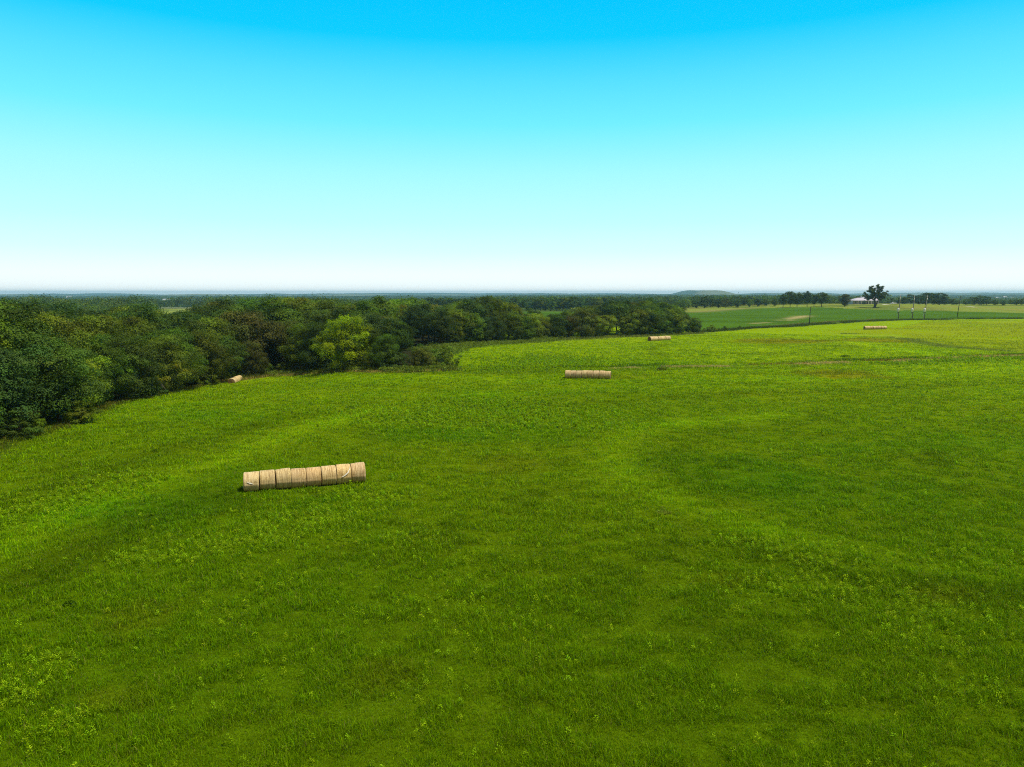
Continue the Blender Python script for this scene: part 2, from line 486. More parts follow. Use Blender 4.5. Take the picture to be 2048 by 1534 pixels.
# rows of bales: first bale centre, axis direction, number
def unit(ax, ay):
    l = math.hypot(ax, ay); return ax / l, ay / l
_n0, _n1 = G(504, 980), G(716, 964)
_m0, _m1 = G(1136, 756), G(1207, 758)
_f0, _f1 = G(1301, 682), G(1337, 679.5)
_r0, _r1 = G(1731, 659), G(1770, 658.2)
_l0 = G(464.5, 766.5)
ROWS = [('near', _n0, unit(_n1[0] - _n0[0], _n1[1] - _n0[1]), math.hypot(_n1[0] - _n0[0], _n1[1] - _n0[1]) / 7),
        ('middle', _m0, unit(0.96, -0.22), 1.05), ('far', _f0, unit(0.80, 0.60), 1.25), ('farthest', _r0, unit(1.0, 0.10), 1.20), ('woodside', _l0, unit(-0.13, 0.99), 1.10)]
BALE_ROWS = [(p[0], p[1], u[0], u[1], (5 if r_ == 'woodside' else 7) * s) for r_, p, u, s in ROWS]

def wedge(n, d0, d1, half=40.0):
    d = np.exp(rng.uniform(math.log(d0), math.log(d1), n))
    a = np.radians(rng.uniform(-half, half, n))
    return d * np.sin(a), d * np.cos(a), d

def make_grass():
    NT, PER = 600000, 5
    tx, ty, td = wedge(NT, 15.0, 290, 54.0)
    keep = ~in_trees(tx, ty)
    clump = fbm(tx, ty, 1.3, 101, 3)
    keep &= rng.uniform(0, 1, NT) < 0.45 + 1.2 * sstep(0.3, 0.65, clump)
    tx, ty, td, clump = tx[keep], ty[keep], td[keep], clump[keep]
    n = len(tx)
    th = (0.13 + 0.17 * sstep(0.35, 0.7, clump) + 0.12 * (fbm(tx, ty, 7, 103, 3) - 0.5)) * rng.uniform(0.7, 1.3, n)
    tc_ = albedo(tx, ty) * (0.72 + 0.62 * rng.uniform(0, 1, n) ** 1.4)[:, None] * 1.12
    tc_[:, 0] *= rng.uniform(0.82, 1.18, n)
    x = np.repeat(tx, PER) + rng.normal(0, 1, n * PER) * np.repeat(0.05 + td * 0.0014, PER)
    y = np.repeat(ty, PER) + rng.normal(0, 1, n * PER) * np.repeat(0.05 + td * 0.0014, PER)
    d = np.repeat(td, PER)
    k = ~near_bale(x, y)
    h = np.repeat(th, PER) * rng.uniform(0.55, 1.25, n * PER) * (1 + 0.25 * sstep(60, 200, d))
    w = (0.012 * rng.uniform(0.7, 1.4, n * PER)) * np.clip(d / 26, 0.9, 5.5)
    c = np.repeat(tc_, PER, axis=0) * rng.uniform(0.75, 1.30, (n * PER, 1))
    tall = rng.uniform(0, 1, n * PER) < 0.05
    h[tall] *= 1.5
    c[tall] *= 1.35
    dry = rng.uniform(0, 1, n * PER) < 0.025
    c[dry] = np.array((0.26, 0.25, 0.05)) * rng.uniform(0.6, 1.2, (dry.sum(), 1))
    lean = rng.uniform(0.15, 0.95, n * PER)
    V, T, C = blades(x[k], y[k], h[k], w[k], lean[k], c[k], '', '', '')
    o = build('meadow_grass', V, T, M_GRASS, None, C)
    tag(o, 'short green meadow grass covering the mown hayfield', 'grass', kind='stuff')

def along(pts, n, spread):
    pts = np.array(pts)
    L = np.hypot(*(pts[1:] - pts[:-1]).T)
    s = rng.uniform(0, L.sum(), n)
    cs = np.concatenate([[0], np.cumsum(L)])
    k = np.clip(np.searchsorted(cs, s) - 1, 0, len(L) - 1)
    f = ((s - cs[k]) / L[k])[:, None]
    p = pts[k] * (1 - f) + pts[k + 1] * f
    nrm = np.stack([-(pts[k + 1] - pts[k])[:, 1], (pts[k + 1] - pts[k])[:, 0]], -1) / L[k][:, None]
    p = p + nrm * (rng.normal(0, 1, n) * spread)[:, None]
    return p[:, 0], p[:, 1]

def make_tall_grass():
    parts = []
    def put(x, y, h, c, wmul=1.0):
        d = np.hypot(x, y); n = len(x)
        w = 0.016 * wmul * np.clip(d / 40, 1, 5) * rng.uniform(0.7, 1.4, n)
        cc = np.array(c)[None, :] * rng.uniform(0.55, 1.35, (n, 1)) if np.ndim(c) == 1 else c
        parts.append(blades(x, y, h * rng.uniform(0.5, 1.25, n), w, rng.uniform(0.05, 0.5, n), cc, '', '', ''))
    tan, rust, dark, olive = (0.55, 0.43, 0.19), (0.28, 0.15, 0.04), (0.085, 0.165, 0.002), (0.30, 0.315, 0.010)
    x, y = along(DITCH[2:], 9000, 0.8); k = fbm(x, y, 9, 81, 3) > 0.50; put(x[k], y[k], 0.36, tan)
    x, y = along(DITCH[3:], 7000, 0.9); y = y + 1.4; k = fbm(x, y, 12, 82, 3) > 0.5; k &= rng.uniform(0, 1, len(x)) < 0.5; put(x[k], y[k], 0.4, rust)
    x, y = along(DITCH[1:], 9000, 1.8); y = y + 4.0; k = fbm(x, y, 16, 88, 3) > 0.48; put(x[k], y[k], 0.36, dark)
    x, y = along(EDGE2, 12000, 0.7); put(x, y - 1.0, 0.5, (0.40, 0.33, 0.09))
    x, y = along(EDGE2, 9000, 1.2); put(x, y + 0.8, 0.9, (0.12, 0.15, 0.02))
    x, y = along(EDGE, 9000, 0.9); put(x, y, 0.45, (0.09, 0.12, 0.01))
    x, y = along(EDGE, 1800, 0.6); put(x, y, 0.5, (0.18, 0.14, 0.03))
    x, y = along(HEDGE, 9000, 2.0); put(x, y, 0.8, (0.20, 0.24, 0.05))
    x, y = along(FENCE, 16000, 2.2); k = fbm(x, y, 15, 86, 2) > 0.40; put(x[k], y[k], 0.9, (0.085, 0.12, 0.015), 1.5)
    x, y = along(FENCE[2:6], 2500, 1.2); put(x, y + 9, 0.8, (0.26, 0.23, 0.09), 1.5)
    x, y = along(WEDGE, 9000, 2.2); k = fbm(x, y, 14, 84, 2) > 0.45; put(x[k], y[k], 0.5, (0.26, 0.31, 0.05))
    # rank yellow grass in the right-hand corner of the field
    n = 60000
    x, y = rng.uniform(100, 360, n), rng.uniform(185, 425, n)
    px, py = PX(x, y, terr(x, y))
    lim = np.interp(px, [1640, 1700, 1800, 1900, 2000, 2100], [664, 662, 671, 693, 702, 705])
    top = np.interp(px, [1640, 1700, 1800, 1860, 1930, 2100], [663, 660, 655, 641, 640, 638])
    k = (px > 1640) & (px < 2110) & (py < lim) & (py > top) & (fbm(x, y, 26, 111, 3) > 0.40)
    put(x[k], y[k], 0.6, olive, 0.8)
    V = np.concatenate([p[0] for p in parts]); C = np.concatenate([p[2] for p in parts])
    off = np.cumsum([0] + [len(p[0]) for p in parts])
    T = np.concatenate([p[1] + o for p, o in zip(parts, off)])
    o = build('tall_grass', V, T, M_GRASS, None, C)
    tag(o, 'tall dry and rank grass left standing in strips beside the mown field', 'tall grass', kind='stuff')

def leaves(P, N, size, col, aspect=0.62, bend=0.18):
    """Diamond leaves: centre, normal, length; one bent quad each."""
    n = len(P)
    N = N / (np.linalg.norm(N, axis=1, keepdims=True) + 1e-9)
    r = rng.normal(0, 1, (n, 3))
    U = np.cross(N, r); U /= (np.linalg.norm(U, axis=1, keepdims=True) + 1e-9)
    W = np.cross(N, U)
    s = size[:, None]
    V = np.empty((n, 4, 3), np.float32)
    V[:, 0] = P - U * s * 0.5 - N * s * bend
    V[:, 1] = P + W * s * aspect * 0.5 + U * s * 0.05
    V[:, 2] = P + U * s * 0.5 - N * s * bend
    V[:, 3] = P - W * s * aspect * 0.5 + U * s * 0.05
    F = np.arange(n * 4).reshape(n, 4)
    return V.reshape(-1, 3), F, np.repeat(col, 4, axis=0)

def make_weeds():
    """Broad-leaved weeds standing in the grass: whorls of upright leaves."""
    spots = [(620, 1040, 4.5, 4.0, 260), (720, 990, 3.5, 2.2, 120), (560, 1080, 3, 2, 80), (800, 1080, 3, 3, 90), (430, 1095, 3.5, 1.8, 120), (300, 1120, 3.0, 1.5, 90),
             (80, 1340, 1.6, 2.0, 60), (120, 1460, 1.6, 1.2, 60), (40, 1400, 1.2, 1.0, 30), (1520, 1090, 4.0, 1.6, 90), (1640, 1120, 4.0, 2.4, 110), (1560, 1180, 4, 2.2, 90),
             (1750, 1190, 4.0, 2.2, 90), (1890, 1230, 3.5, 2.0, 80), (1860, 1290, 3, 1.6, 50), (1980, 1130, 5, 2.5, 60), (1950, 1380, 2, 1.5, 26), (1250, 1050, 3, 3, 40),
             (950, 820, 12, 12, 420), (1080, 830, 13, 12, 420), (1000, 845, 12, 9, 300), (850, 835, 10, 8, 260), (740, 830, 9, 8, 200), (1170, 850, 10, 8, 110),
             (1080, 722, 12, 15, 800), (1150, 722, 10, 12, 500), (1010, 738, 8, 6, 300), (100, 1010, 5, 4, 130), (240, 965, 4, 4, 120), (20, 1030, 4, 4, 80), (1900, 722, 12, 5, 260), (2000, 718, 14, 5, 320), (1800, 728, 9, 4, 90),
             (1000, 1150, 6, 5, 70), (900, 1230, 5, 3, 40), (1100, 1280, 5, 2.5, 24), (860, 1400, 2, 2, 14), (500, 1200, 3, 3, 30)]
    xs, ys = [], []
    for px, py, rx, ry, n in spots:
        cx, cy = G(px, py)
        x, y = cx + rng.normal(0, 0.55, n) * rx, cy + rng.normal(0, 0.55, n) * ry
        xs.append(x); ys.append(y)
    x, y = np.concatenate(xs), np.concatenate(ys)
    wx, wy, wd = wedge(800, 19, 130)
    x, y = np.concatenate([x, wx]), np.concatenate([y, wy])
    k = ~(in_trees(x, y) | near_bale(x, y)); x, y = x[k], y[k]
    n, L = len(x), 18
    d = np.hypot(x, y)
    H = rng.uniform(0.20, 0.46, n) * (1 + 0.3 * sstep(60, 150, d)) * np.where(rng.uniform(0, 1, n) < 0.15, 1.35, 1)
    z = terr(x, y)
    f = np.tile(np.linspace(0.25, 1.0, L), (n, 1)) + rng.normal(0, 0.03, (n, L))
    a = np.tile(np.arange(L) * 2.4, (n, 1)) + rng.uniform(0, 6.28, (n, 1))
    rr = ((0.15 * (1.12 - f)) + 0.035) * rng.uniform(0.6, 1.0, (n, 1))
    P = np.stack([x[:, None] + np.cos(a) * rr, y[:, None] + np.sin(a) * rr, z[:, None] + H[:, None] * f], -1).reshape(-1, 3)
    N = np.stack([-np.cos(a) * 0.5, -np.sin(a) * 0.5, np.full_like(a, 0.9)], -1).reshape(-1, 3) + rng.normal(0, 0.35, (n * L, 3))
    s = np.repeat(0.10 * (0.85 + 0.15 * sstep(25, 55, d)) * rng.uniform(0.8, 1.3, n) * np.clip(d / 45, 1, 2.4), L) * rng.uniform(0.7, 1.2, n * L)
    base = np.array((0.270, 0.415, 0.006))
    tint = rng.uniform(0.7, 1.25, (n, 1)) * (1 + rng.uniform(-0.15, 0.15, (n, 3)) * np.array((1, 0.4, 1)))
    c = np.repeat(base * tint, L, axis=0) * rng.uniform(0.75, 1.2, (n * L, 1))
    V, F, C = leaves(P, N, s, c, 0.45)
    o = build('broadleaf_weeds', V, F, M_WEED, None, C)
    tag(o, 'bright yellow green broad-leaved weeds scattered through the grass', 'weeds', kind='stuff')
    # rank weeds on the bank below the hedgerow
    x1, y1 = along(HEDGE[:4], 2600, 3.2)
    x2, y2 = along([G(872, 712), G(905, 697), G(960, 692)], 1400, 2.6)
    x3, y3 = along(EDGE2[1:4], 900, 1.4)
    x4, y4 = along(EDGE2[3:], 1300, 1.6)
    x, y = np.concatenate([x1, x2, x3, x4]), np.concatenate([y1 + 2.0, y2, y3 + 1.2, y4 + 1.0])
    n, L = len(x), 12
    f = rng.uniform(0.2, 1.0, (n, L)); a = rng.uniform(0, 6.28, (n, L)); H = rng.uniform(0.4, 1.0, n) * (0.6 + 1.3 * fbm(x, y, 5, 151, 2))
    P = np.stack([x[:, None] + np.cos(a) * 0.3, y[:, None] + np.sin(a) * 0.3, terr(x, y)[:, None] + H[:, None] * f], -1).reshape(-1, 3)
    N = rng.normal(0, 0.6, (n * L, 3)) + np.array((0, 0, 0.8))
    c = np.repeat(np.array((0.16, 0.225, 0.025)) * rng.uniform(0.5, 1.5, (n, 1)), L, axis=0) * rng.uniform(0.8, 1.2, (n * L, 1))
    V, F, C = leaves(P, N, rng.uniform(0.2, 0.42, n * L), c, 0.5)
    o = build('bank_weeds', V, F, M_WEED, None, C)
    tag(o, 'rank grey green weeds along the foot of the hedgerow and wood', 'weeds', kind='stuff')

make_grass()
make_tall_grass()
make_weeds()

# ------------------------------------------------------------------ trees
def crown_arrays(seed, H=10.0, W=0.40, low=0.22, n_cl=42, per=520, leaf=0.22, lobes=0.25, gap=0.0, top=1.0):
    g = np.random.default_rng(seed)
    k = np.arange(n_cl)
    u = 1 - 2 * (k + 0.5) / n_cl
    th = k * 2.39996 + g.normal(0, 0.25, n_cl)
    u = np.clip(u + g.normal(0, 0.10, n_cl), -0.98, 1)
    D = np.stack([np.sqrt(1 - u * u) * np.cos(th), np.sqrt(1 - u * u) * np.sin(th), u], -1)
    # uneven envelope: a few lobes
    ph = g.uniform(0, 6.28, 4)
    env = 1 + lobes * (np.sin(2 * th + ph[0]) * 0.5 + np.sin(3 * th + ph[1] + 2 * u) * 0.6 + 0.5 * np.sin(4 * u + ph[2]))
    rad = g.uniform(0.60, 1.04, n_cl) * env
    cz, rz = H * (low + top) / 2, H * (top - low) / 2
    shape = np.where(u < 0, 1.0 - 0.15 * u * u, 1.0 - 0.12 * u)
    C = np.stack([D[:, 0] * W * H * rad * shape, D[:, 1] * W * H * rad * shape, cz + D[:, 2] * rz * np.clip(rad, 0, 0.94)], -1)
    ins = g.uniform(0, 1, n_cl) < 0.18
    C[ins] = np.stack([C[ins, 0] * 0.45, C[ins, 1] * 0.45, cz + (C[ins, 2] - cz) * 0.6], -1)
    if gap:
        keep = g.uniform(0, 1, n_cl) > gap
        C = C[keep]
    n_cl = len(C)
    R_ = g.uniform(0.095, 0.18, n_cl) * H
    tint = np.where(g.uniform(0, 1, (n_cl, 1)) < 0.2, g.uniform(1.2, 1.5, (n_cl, 1)), g.uniform(0.6, 1.2, (n_cl, 1))) * (1 + g.uniform(-0.08, 0.08, (n_cl, 3)))
    out = C - np.array([0, 0, cz * 0.8]); out /= np.linalg.norm(out, axis=1, keepdims=True) + 1e-9
    dirs = g.normal(0, 1, (n_cl, per, 3)) + out[:, None, :] * 0.6 + np.array([0, 0, 0.65])
    dirs /= np.linalg.norm(dirs, axis=2, keepdims=True)
    rr = g.uniform(0.45, 1.08, (n_cl, per, 1)) ** 0.6
    rag = 1 + 0.35 * np.sin(dirs[..., :1] * 7 + ph[3]) * np.sin(dirs[..., 1:2] * 6)
    P = C[:, None, :] + dirs * rr * rag * R_[:, None, None] * np.array([1.15, 1.15, 0.72])
    N = dirs * 0.9 + np.array([0, 0, 0.30]) + g.normal(0, 0.27, dirs.shape)
    c = np.repeat(tint[:, None, :], per, 1) * g.uniform(0.85, 1.15, (n_cl, per, 1))
    return C, P.reshape(-1, 3), N.reshape(-1, 3), g.uniform(0.7, 1.3, n_cl * per) * leaf, c.reshape(-1, 3)

def tree_proto(seed, trunk_r=0.20, **kw):
    C, P, N, s, c = crown_arrays(seed, **kw)
    k = P[:, 2] > 0.1
    V, F, Cc = leaves(P[k], N[k], s[k], c[k])
    root = empty('broadleaf_tree', (0, 0, 0))
    crown = build('crown', V, F, M_LEAF, root, Cc)
    g = np.random.default_rng(seed + 500)
    H = kw.get('H', 10.0)
    mb = MB()
    fork = H * 0.30
    bend = g.normal(0, 0.25, 2)
    mb.tube([(0, 0, -0.4), (bend[0] * 0.3, bend[1] * 0.3, fork * 0.5), (bend[0], bend[1], fork), (bend[0] * 1.3, bend[1] * 1.2, H * 0.62)],
            [trunk_r * 1.35, trunk_r, trunk_r * 0.8, trunk_r * 0.3], 8)
    for q in g.permutation(len(C))[:9]:
        e = C[q]
        b = np.array([bend[0], bend[1], fork * g.uniform(0.8, 1.35)])
        m_ = b * 0.45 + e * 0.55 + np.array([0, 0, -0.05 * H])
        mb.tube([b, m_, e], [trunk_r * 0.5, trunk_r * 0.3, trunk_r * 0.1], 5)
    trunk = mb.build('trunk', M_BARK, root, True)
    return root, [crown, trunk]

PROTO = {}
PROTO['round'] = [tree_proto(s, W=w, low=0.24, n_cl=int(n * 0.60), per=540, lobes=l) for s, w, n, l in ((1, .40, 74, .22), (2, .34, 66, .28), (3, .46, 84, .25), (4, .38, 70, .34))]
PROTO['edge'] = [tree_proto(s, W=w, low=0.02, n_cl=int(n * 0.60), per=540, lobes=l) for s, w, n, l in ((11, .38, 86, .25), (12, .33, 76, .30), (13, .45, 96, .22))]
PROTO['open'] = [tree_proto(21, W=.44, low=.20, n_cl=60, per=150, lobes=.35, gap=.20)]
PROTO['far'] = [tree_proto(s, W=w, low=0.08, n_cl=40, per=60, leaf=0.62, lobes=.28) for s, w in ((31, .42), (32, .52), (33, .36), (34, .46))]
PROTO['shrub'] = [tree_proto(s, trunk_r=0.12, W=w, low=-0.30, n_cl=46, per=300, leaf=0.42, lobes=.3) for s, w in ((41, .60), (42, .75), (43, .52))]
used = set()
PLANTS = []         # (root, kind, tone, zone, px)

TONES = {'dark green': (0.056, 0.096, 0.012), 'olive green': (0.106, 0.150, 0.012), 'mid green': (0.084, 0.152, 0.012),
         'bright green': (0.145, 0.215, 0.012), 'blue green': (0.050, 0.096, 0.020), 'yellow green': (0.270, 0.380, 0.005), 'russet green': (0.098, 0.110, 0.018)}

def plant(kind, x, y, H, tone, var=None, wide=1.0, name=None, sink=0.0, gain=1.0):
    lst = PROTO[kind]
    v = int(rng.integers(len(lst))) if var is None else var
    root, kids = lst[v]
    if (kind, v) in used:
        root, kids = copy_tree(root, kids)
    used.add((kind, v))
    if name:
        root.name = name
    s = H / 10.0
    root.location = (x, y, float(terr(x, y)) - sink)
    root.rotation_euler = (0, 0, rng.uniform(0, 6.28))
    wx = wide * rng.uniform(0.9, 1.12)
    root.scale = (s * wx, s * wx, s)
    t_ = np.array(TONES[tone]) * np.array((1.16, 1.17, 1.03)) * rng.uniform(0.68, 1.30) * gain * (1 + rng.uniform(-0.06, 0.06, 3))
    kids[0].color = (*t_, 1)
    return root

def pick(*w):
    names = ['dark green', 'olive green', 'mid green', 'bright green', 'blue green', 'russet green']
    return names[int(rng.choice(6, p=np.array(w) / sum(w)))]

# skyline of the near woods in the photograph: height limit by bearing
SKYX = [-80, 0, 40, 70, 120, 200, 250, 300, 322, 345, 395, 415, 430, 500, 560, 640, 700, 760, 800, 850, 880, 930, 990, 1010, 1060, 1110, 1160, 1200, 1250, 1310, 1360, 1395, 1420]
SKYY = [600, 600, 598, 606, 616, 622, 612, 609, 622, 625, 626, 618, 606, 598, 596, 597, 603, 599, 595, 602, 622, 597, 593, 600, 620, 630, 616, 609, 602, 602, 608, 626, 650]

placed = []
def free(x, y, r):
    for (a, b, q) in placed:
        if (a - x) ** 2 + (b - y) ** 2 < ((r + q) * 0.5) ** 2: return False
    return True

def limit_h(x, y):
    z0 = float(terr(x, y))
    lo, hi = z0 + 1, z0 + 25
    px, _ = PX(x, y, z0 + 8)
    ly = float(np.interp(px, SKYX, SKYY))
    if y < 203: ly = max(ly, float(np.interp(px, [715, 755, 795, 830, 865, 900], [596, 624, 652, 686, 706, 722])))
    for _ in range(20):
        m_ = (lo + hi) / 2
        if PX(x, y, m_)[1] > ly: lo = m_
        else: hi = m_
    return lo - z0

wood = []
def try_tree(kind, x, y, Hmin, Hmax, tone, space, zone, **kw):
    if not free(x, y, space): return
    H = min(rng.uniform(Hmin, Hmax), limit_h(x, y) * rng.uniform(0.93, 1.04))
    if H < 3: return
    placed.append((x, y, space))
    r = plant(kind, x, y, H, tone, **kw)
    wood.append((r, zone, tone, H))

# special trees first
yx, yy = G(690, 745)
yy += 3.4
r = plant('edge', yx, yy, 11.2, 'yellow green', 2, 1.05, gain=0.86); placed.append((yx, yy, 11))
tag(r, 'bright yellow green leafy tree standing out at the foot of the dark wood', 'tree', 'trees of the near wood')
x_, y_ = G(600, 748); y_ += 6
r = plant('edge', x_, y_, 10.5, 'bright green', 2, 1.0, gain=0.8); placed.append((x_, y_, 8))
tag(r, 'pale topped green tree just left of the bright yellow green tree', 'tree', 'trees of the near wood')

# field edge of the near wood
def edge_walk(pts, step, off, fn):
    pts = [np.array(p) for p in pts]
    carry = 0.0
    for a, b in zip(pts[:-1], pts[1:]):
        L = np.linalg.norm(b - a); u = (b - a) / L
        nrm = np.array([-u[1], u[0]])
        s = carry
        while s < L:
            p = a + u * s + nrm * (off + rng.normal(0, 0.6))
            fn(p[0], p[1])
            s += step * rng.uniform(0.8, 1.25)
        carry = s - L
edge_walk(EDGE, 4.6, 2.2, lambda x, y: try_tree('edge', x, y, 6.0, 11, pick(4, 3, 4, 1.8, 3, 0.6), 4.4, 'edge'))
edge_walk(EDGE2, 5.0, 3.6, lambda x, y: try_tree('edge', x, y, 5.5, 11, pick(4, 4, 3, 1.6, 1, 1), 4.6, 'edge'))
edge_walk(EDGE, 6.0, 9.5, lambda x, y: try_tree('round', x, y, 9.5, 15.5, pick(4, 4, 4, 2.2, 1, 1), 6.0, 'second'))
edge_walk(EDGE2, 6.2, 10.0, lambda x, y: try_tree('round', x, y, 9.5, 14, pick(5, 4, 3, 1.5, 1, 1), 6.0, 'second'))
# inner wood, nearest first
cand = []
for _ in range(6000):
    x, y = rng.uniform(-210, 0), rng.uniform(60, 330)
    cand.append((x, y))
cand = np.array(cand)
ok = inside(cand[:, 0], cand[:, 1], WOODPOLY) & (cand[:, 0] > -0.79 * cand[:, 1] - 6)
dmin = np.minimum(seg_dist(cand[:, 0], cand[:, 1], EDGE), seg_dist(cand[:, 0], cand[:, 1], EDGE2))
cand = cand[ok & (dmin > 11)]
cand = cand[np.argsort(np.hypot(cand[:, 0], cand[:, 1]))]
for x, y in cand:
    if len(wood) > 175: break
    try_tree('round', x, y, 10, 20, pick(6, 5, 3, 0.8, 1, 1.2), 10.0, 'inner', wide=1.15)
# the hedgerow across the middle of the field
hw = []
n_before = len(wood)
edge_walk(HEDGE, 4.6, 4.6, lambda x, y: try_tree('edge', x, y, 7.0, 11, pick(4, 5, 3, 2.4, 1, 1.5), 4.2, 'hedge', wide=1.1))
edge_walk(HEDGE, 5.6, 11.0, lambda x, y: try_tree('round', x, y, 11, 15.5, pick(4, 5, 3, 2.0, 1, 1.5), 5.6, 'hedge back'))
edge_walk(HEDGE, 8.0, 19, lambda x, y: try_tree('round', x, y, 11, 15.5, pick(5, 5, 2, 1.0, 1, 2), 6.6, 'hedge back'))

for px, dy, H, tone, lab in ((1335, 6, 9.5, 'mid green', 'rounded green tree behind the right half of the far bale row'), (1366, 5, 8.6, 'olive green', 'rounded olive tree second from the right end of the hedgerow'),
                             (1392, 5, 6.0, 'olive green', 'lowest olive tree finishing the right end of the hedgerow')):
    x, y = G(px, 668); y += dy
    tag(plant('edge', x, y, H, tone, None, 1.2), lab, 'tree', 'trees of the hedgerow')

ORD = ['first', 'second', 'third', 'fourth', 'fifth', 'sixth', 'seventh', 'eighth', 'ninth', 'tenth', 'eleventh', 'twelfth', 'thirteenth', 'fourteenth', 'fifteenth',
       'sixteenth', 'seventeenth', 'eighteenth', 'nineteenth', 'twentieth', 'twenty-first', 'twenty-second', 'twenty-third', 'twenty-fourth', 'twenty-fifth',
       'twenty-sixth', 'twenty-seventh', 'twenty-eighth', 'twenty-ninth', 'thirtieth', 'thirty-first', 'thirty-second', 'thirty-third', 'thirty-fourth', 'thirty-fifth',
       'thirty-sixth', 'thirty-seventh', 'thirty-eighth', 'thirty-ninth', 'fortieth']
ZONES = {'edge': ('{o} {t} low-branched tree from the left along the near wood edge', 'trees of the near wood'),
         'second': ('{o} {t} tree from the left, rising just behind the near wood edge', 'trees of the near wood'),
         'inner': ('{o} {t} tree from the left, its crown deep inside the near wood', 'trees of the near wood'),
         'hedge': ('{o} {t} low-branched tree from the left on the field side of the hedgerow', 'trees of the hedgerow'),
         'hedge back': ('{o} {t} tree from the left, taller crown at the back of the hedgerow', 'trees of the hedgerow')}
for zone, (fmt, grp) in ZONES.items():
    for tone in TONES:
        sel = [(PX(r.location.x, r.location.y, r.location.z)[0], i) for i, (r, z, t_, H) in enumerate(wood) if z == zone and t_ == tone]
        for q, (_, i) in enumerate(sorted(sel)):
            tag(wood[i][0], fmt.format(o=ORD[min(q, 39)], t=tone), 'tree', grp)

# shrubs
def shrub(px, py, H, tone, label, var=None, wide=1.0, grp=None, dy=0.0, gain=1.0):
    x, y = G(px, py); y += dy
    r = plant('shrub', x, y, H, tone, var, wide, 'shrub', gain=gain)
    tag(r, label, 'shrub', grp)
SG = 'shrubs at the foot of the trees'
shrub(893, 737, 4.4, 'olive green', 'dense rounded olive shrub at the tip of the near wood, ringed by mown grass', 1, 0.9, SG, 2, 1.15)
shrub(868, 738, 4.0, 'mid green', 'green shrub touching the left side of the rounded shrub at the wood tip', 0, 0.9, SG, 2.5, 1.2)
shrub(835, 740, 3.4, 'bright green', 'light green shrub third from the wood tip beside dry grass', 2, 1.0, SG, 2.4, 0.7)
shrub(785, 742, 3.6, 'blue green', 'low dark shrub right of the bright yellow green tree', 1, 1.0, SG, 2.2)
shrub(752, 743, 2.8, 'olive green', 'spreading dull olive shrub beneath the right side of the yellow green tree', 0, 1.0, SG, 2.2)
shrub(640, 744, 1.5, 'bright green', 'low light green shrub in front of the yellow green tree trunk', 1, 1.3, SG, 0.8, 0.75)
shrub(560, 749, 2.6, 'olive green', 'low olive shrub between the woodside bales and the pale topped tree', 1, 1.1, SG, 1.6)
shrub(452, 759, 3.4, 'dark green', 'dark shrub at the wood foot directly behind the woodside bales', 1, 1.0, SG, 3.0)
shrub(512, 753, 3.6, 'mid green', 'green shrub at the wood foot just right of the woodside bales', 2, 1.1, SG, 2.6)
shrub(76, 868, 2.3, 'bright green', 'small round light green bush on the grass before the near wood', 0, 0.62, SG, 0.3, 0.85)
shrub(150, 850, 2.6, 'olive green', 'low olive shrub right of the small light green bush', 2, 1.0, SG, 1.4)
shrub(20, 882, 3.0, 'dark green', 'dark shrub left of the small light green bush', 1, 1.0, SG, 1.6)
shrub(290, 795, 3.0, 'blue green', 'dark shrub midway along the wood edge below the yellow-leaved bough', 0, 1.0, SG, 1.6)
shrub(405, 772, 3.2, 'olive green', 'olive shrub left of the bales parked beside the wood', 1, 0.9, SG, 1.6)
shrub(1250, 674, 4.4, 'olive green', 'grey olive shrub just left of the far bale row', 0, 1.0, SG, 2)
shrub(1300, 672, 4.8, 'olive green', 'wide grey olive shrub directly behind the far bale row', 1, 1.0, SG, 5, 1.15)
shrub(1335, 671, 4.2, 'mid green', 'green shrub behind the right end of the far bale row', 2, 1.1, SG, 5)
shrub(1395, 667, 3.4, 'olive green', 'low olive shrub under the right end of the hedgerow', 1, 1.1, SG, 2)
shrub(1425, 664, 2.9, 'olive green', 'small shrub trailing off the right end of the hedgerow', 0, 1.1, SG, 2)
shrub(1452, 661, 1.7, 'dark green', 'small dark shrub where the field boundary leaves the hedgerow', 2, 1.1, SG, 2)
shrub(1483, 658, 1.3, 'dark green', 'isolated low dark shrub on the field boundary right of the hedgerow', 1, 1.1, SG, 2)
shrub(1000, 687, 3.4, 'mid green', 'low green shrub below the tallest hedgerow trees', 1, 1.2, SG, 3)
shrub(965, 689, 3.4, 'olive green', 'olive shrub at the left foot of the tallest hedgerow trees', 2, 1.2, SG, 4)
shrub(1045, 684, 3.2, 'mid green', 'green shrub just right of the tallest hedgerow trees', 0, 1.2, SG, 5)
shrub(1082, 682, 3.0, 'olive green', 'olive shrub left of the dip in the hedgerow', 1, 1.2, SG, 5)
shrub(905, 693, 3.0, 'dark green', 'dark shrub at the left end of the hedgerow', 1, 1.2, SG, 4)
shrub(1120, 680, 3.4, 'olive green', 'olive shrub in the dip of the hedgerow', 0, 1.2, SG, 3)

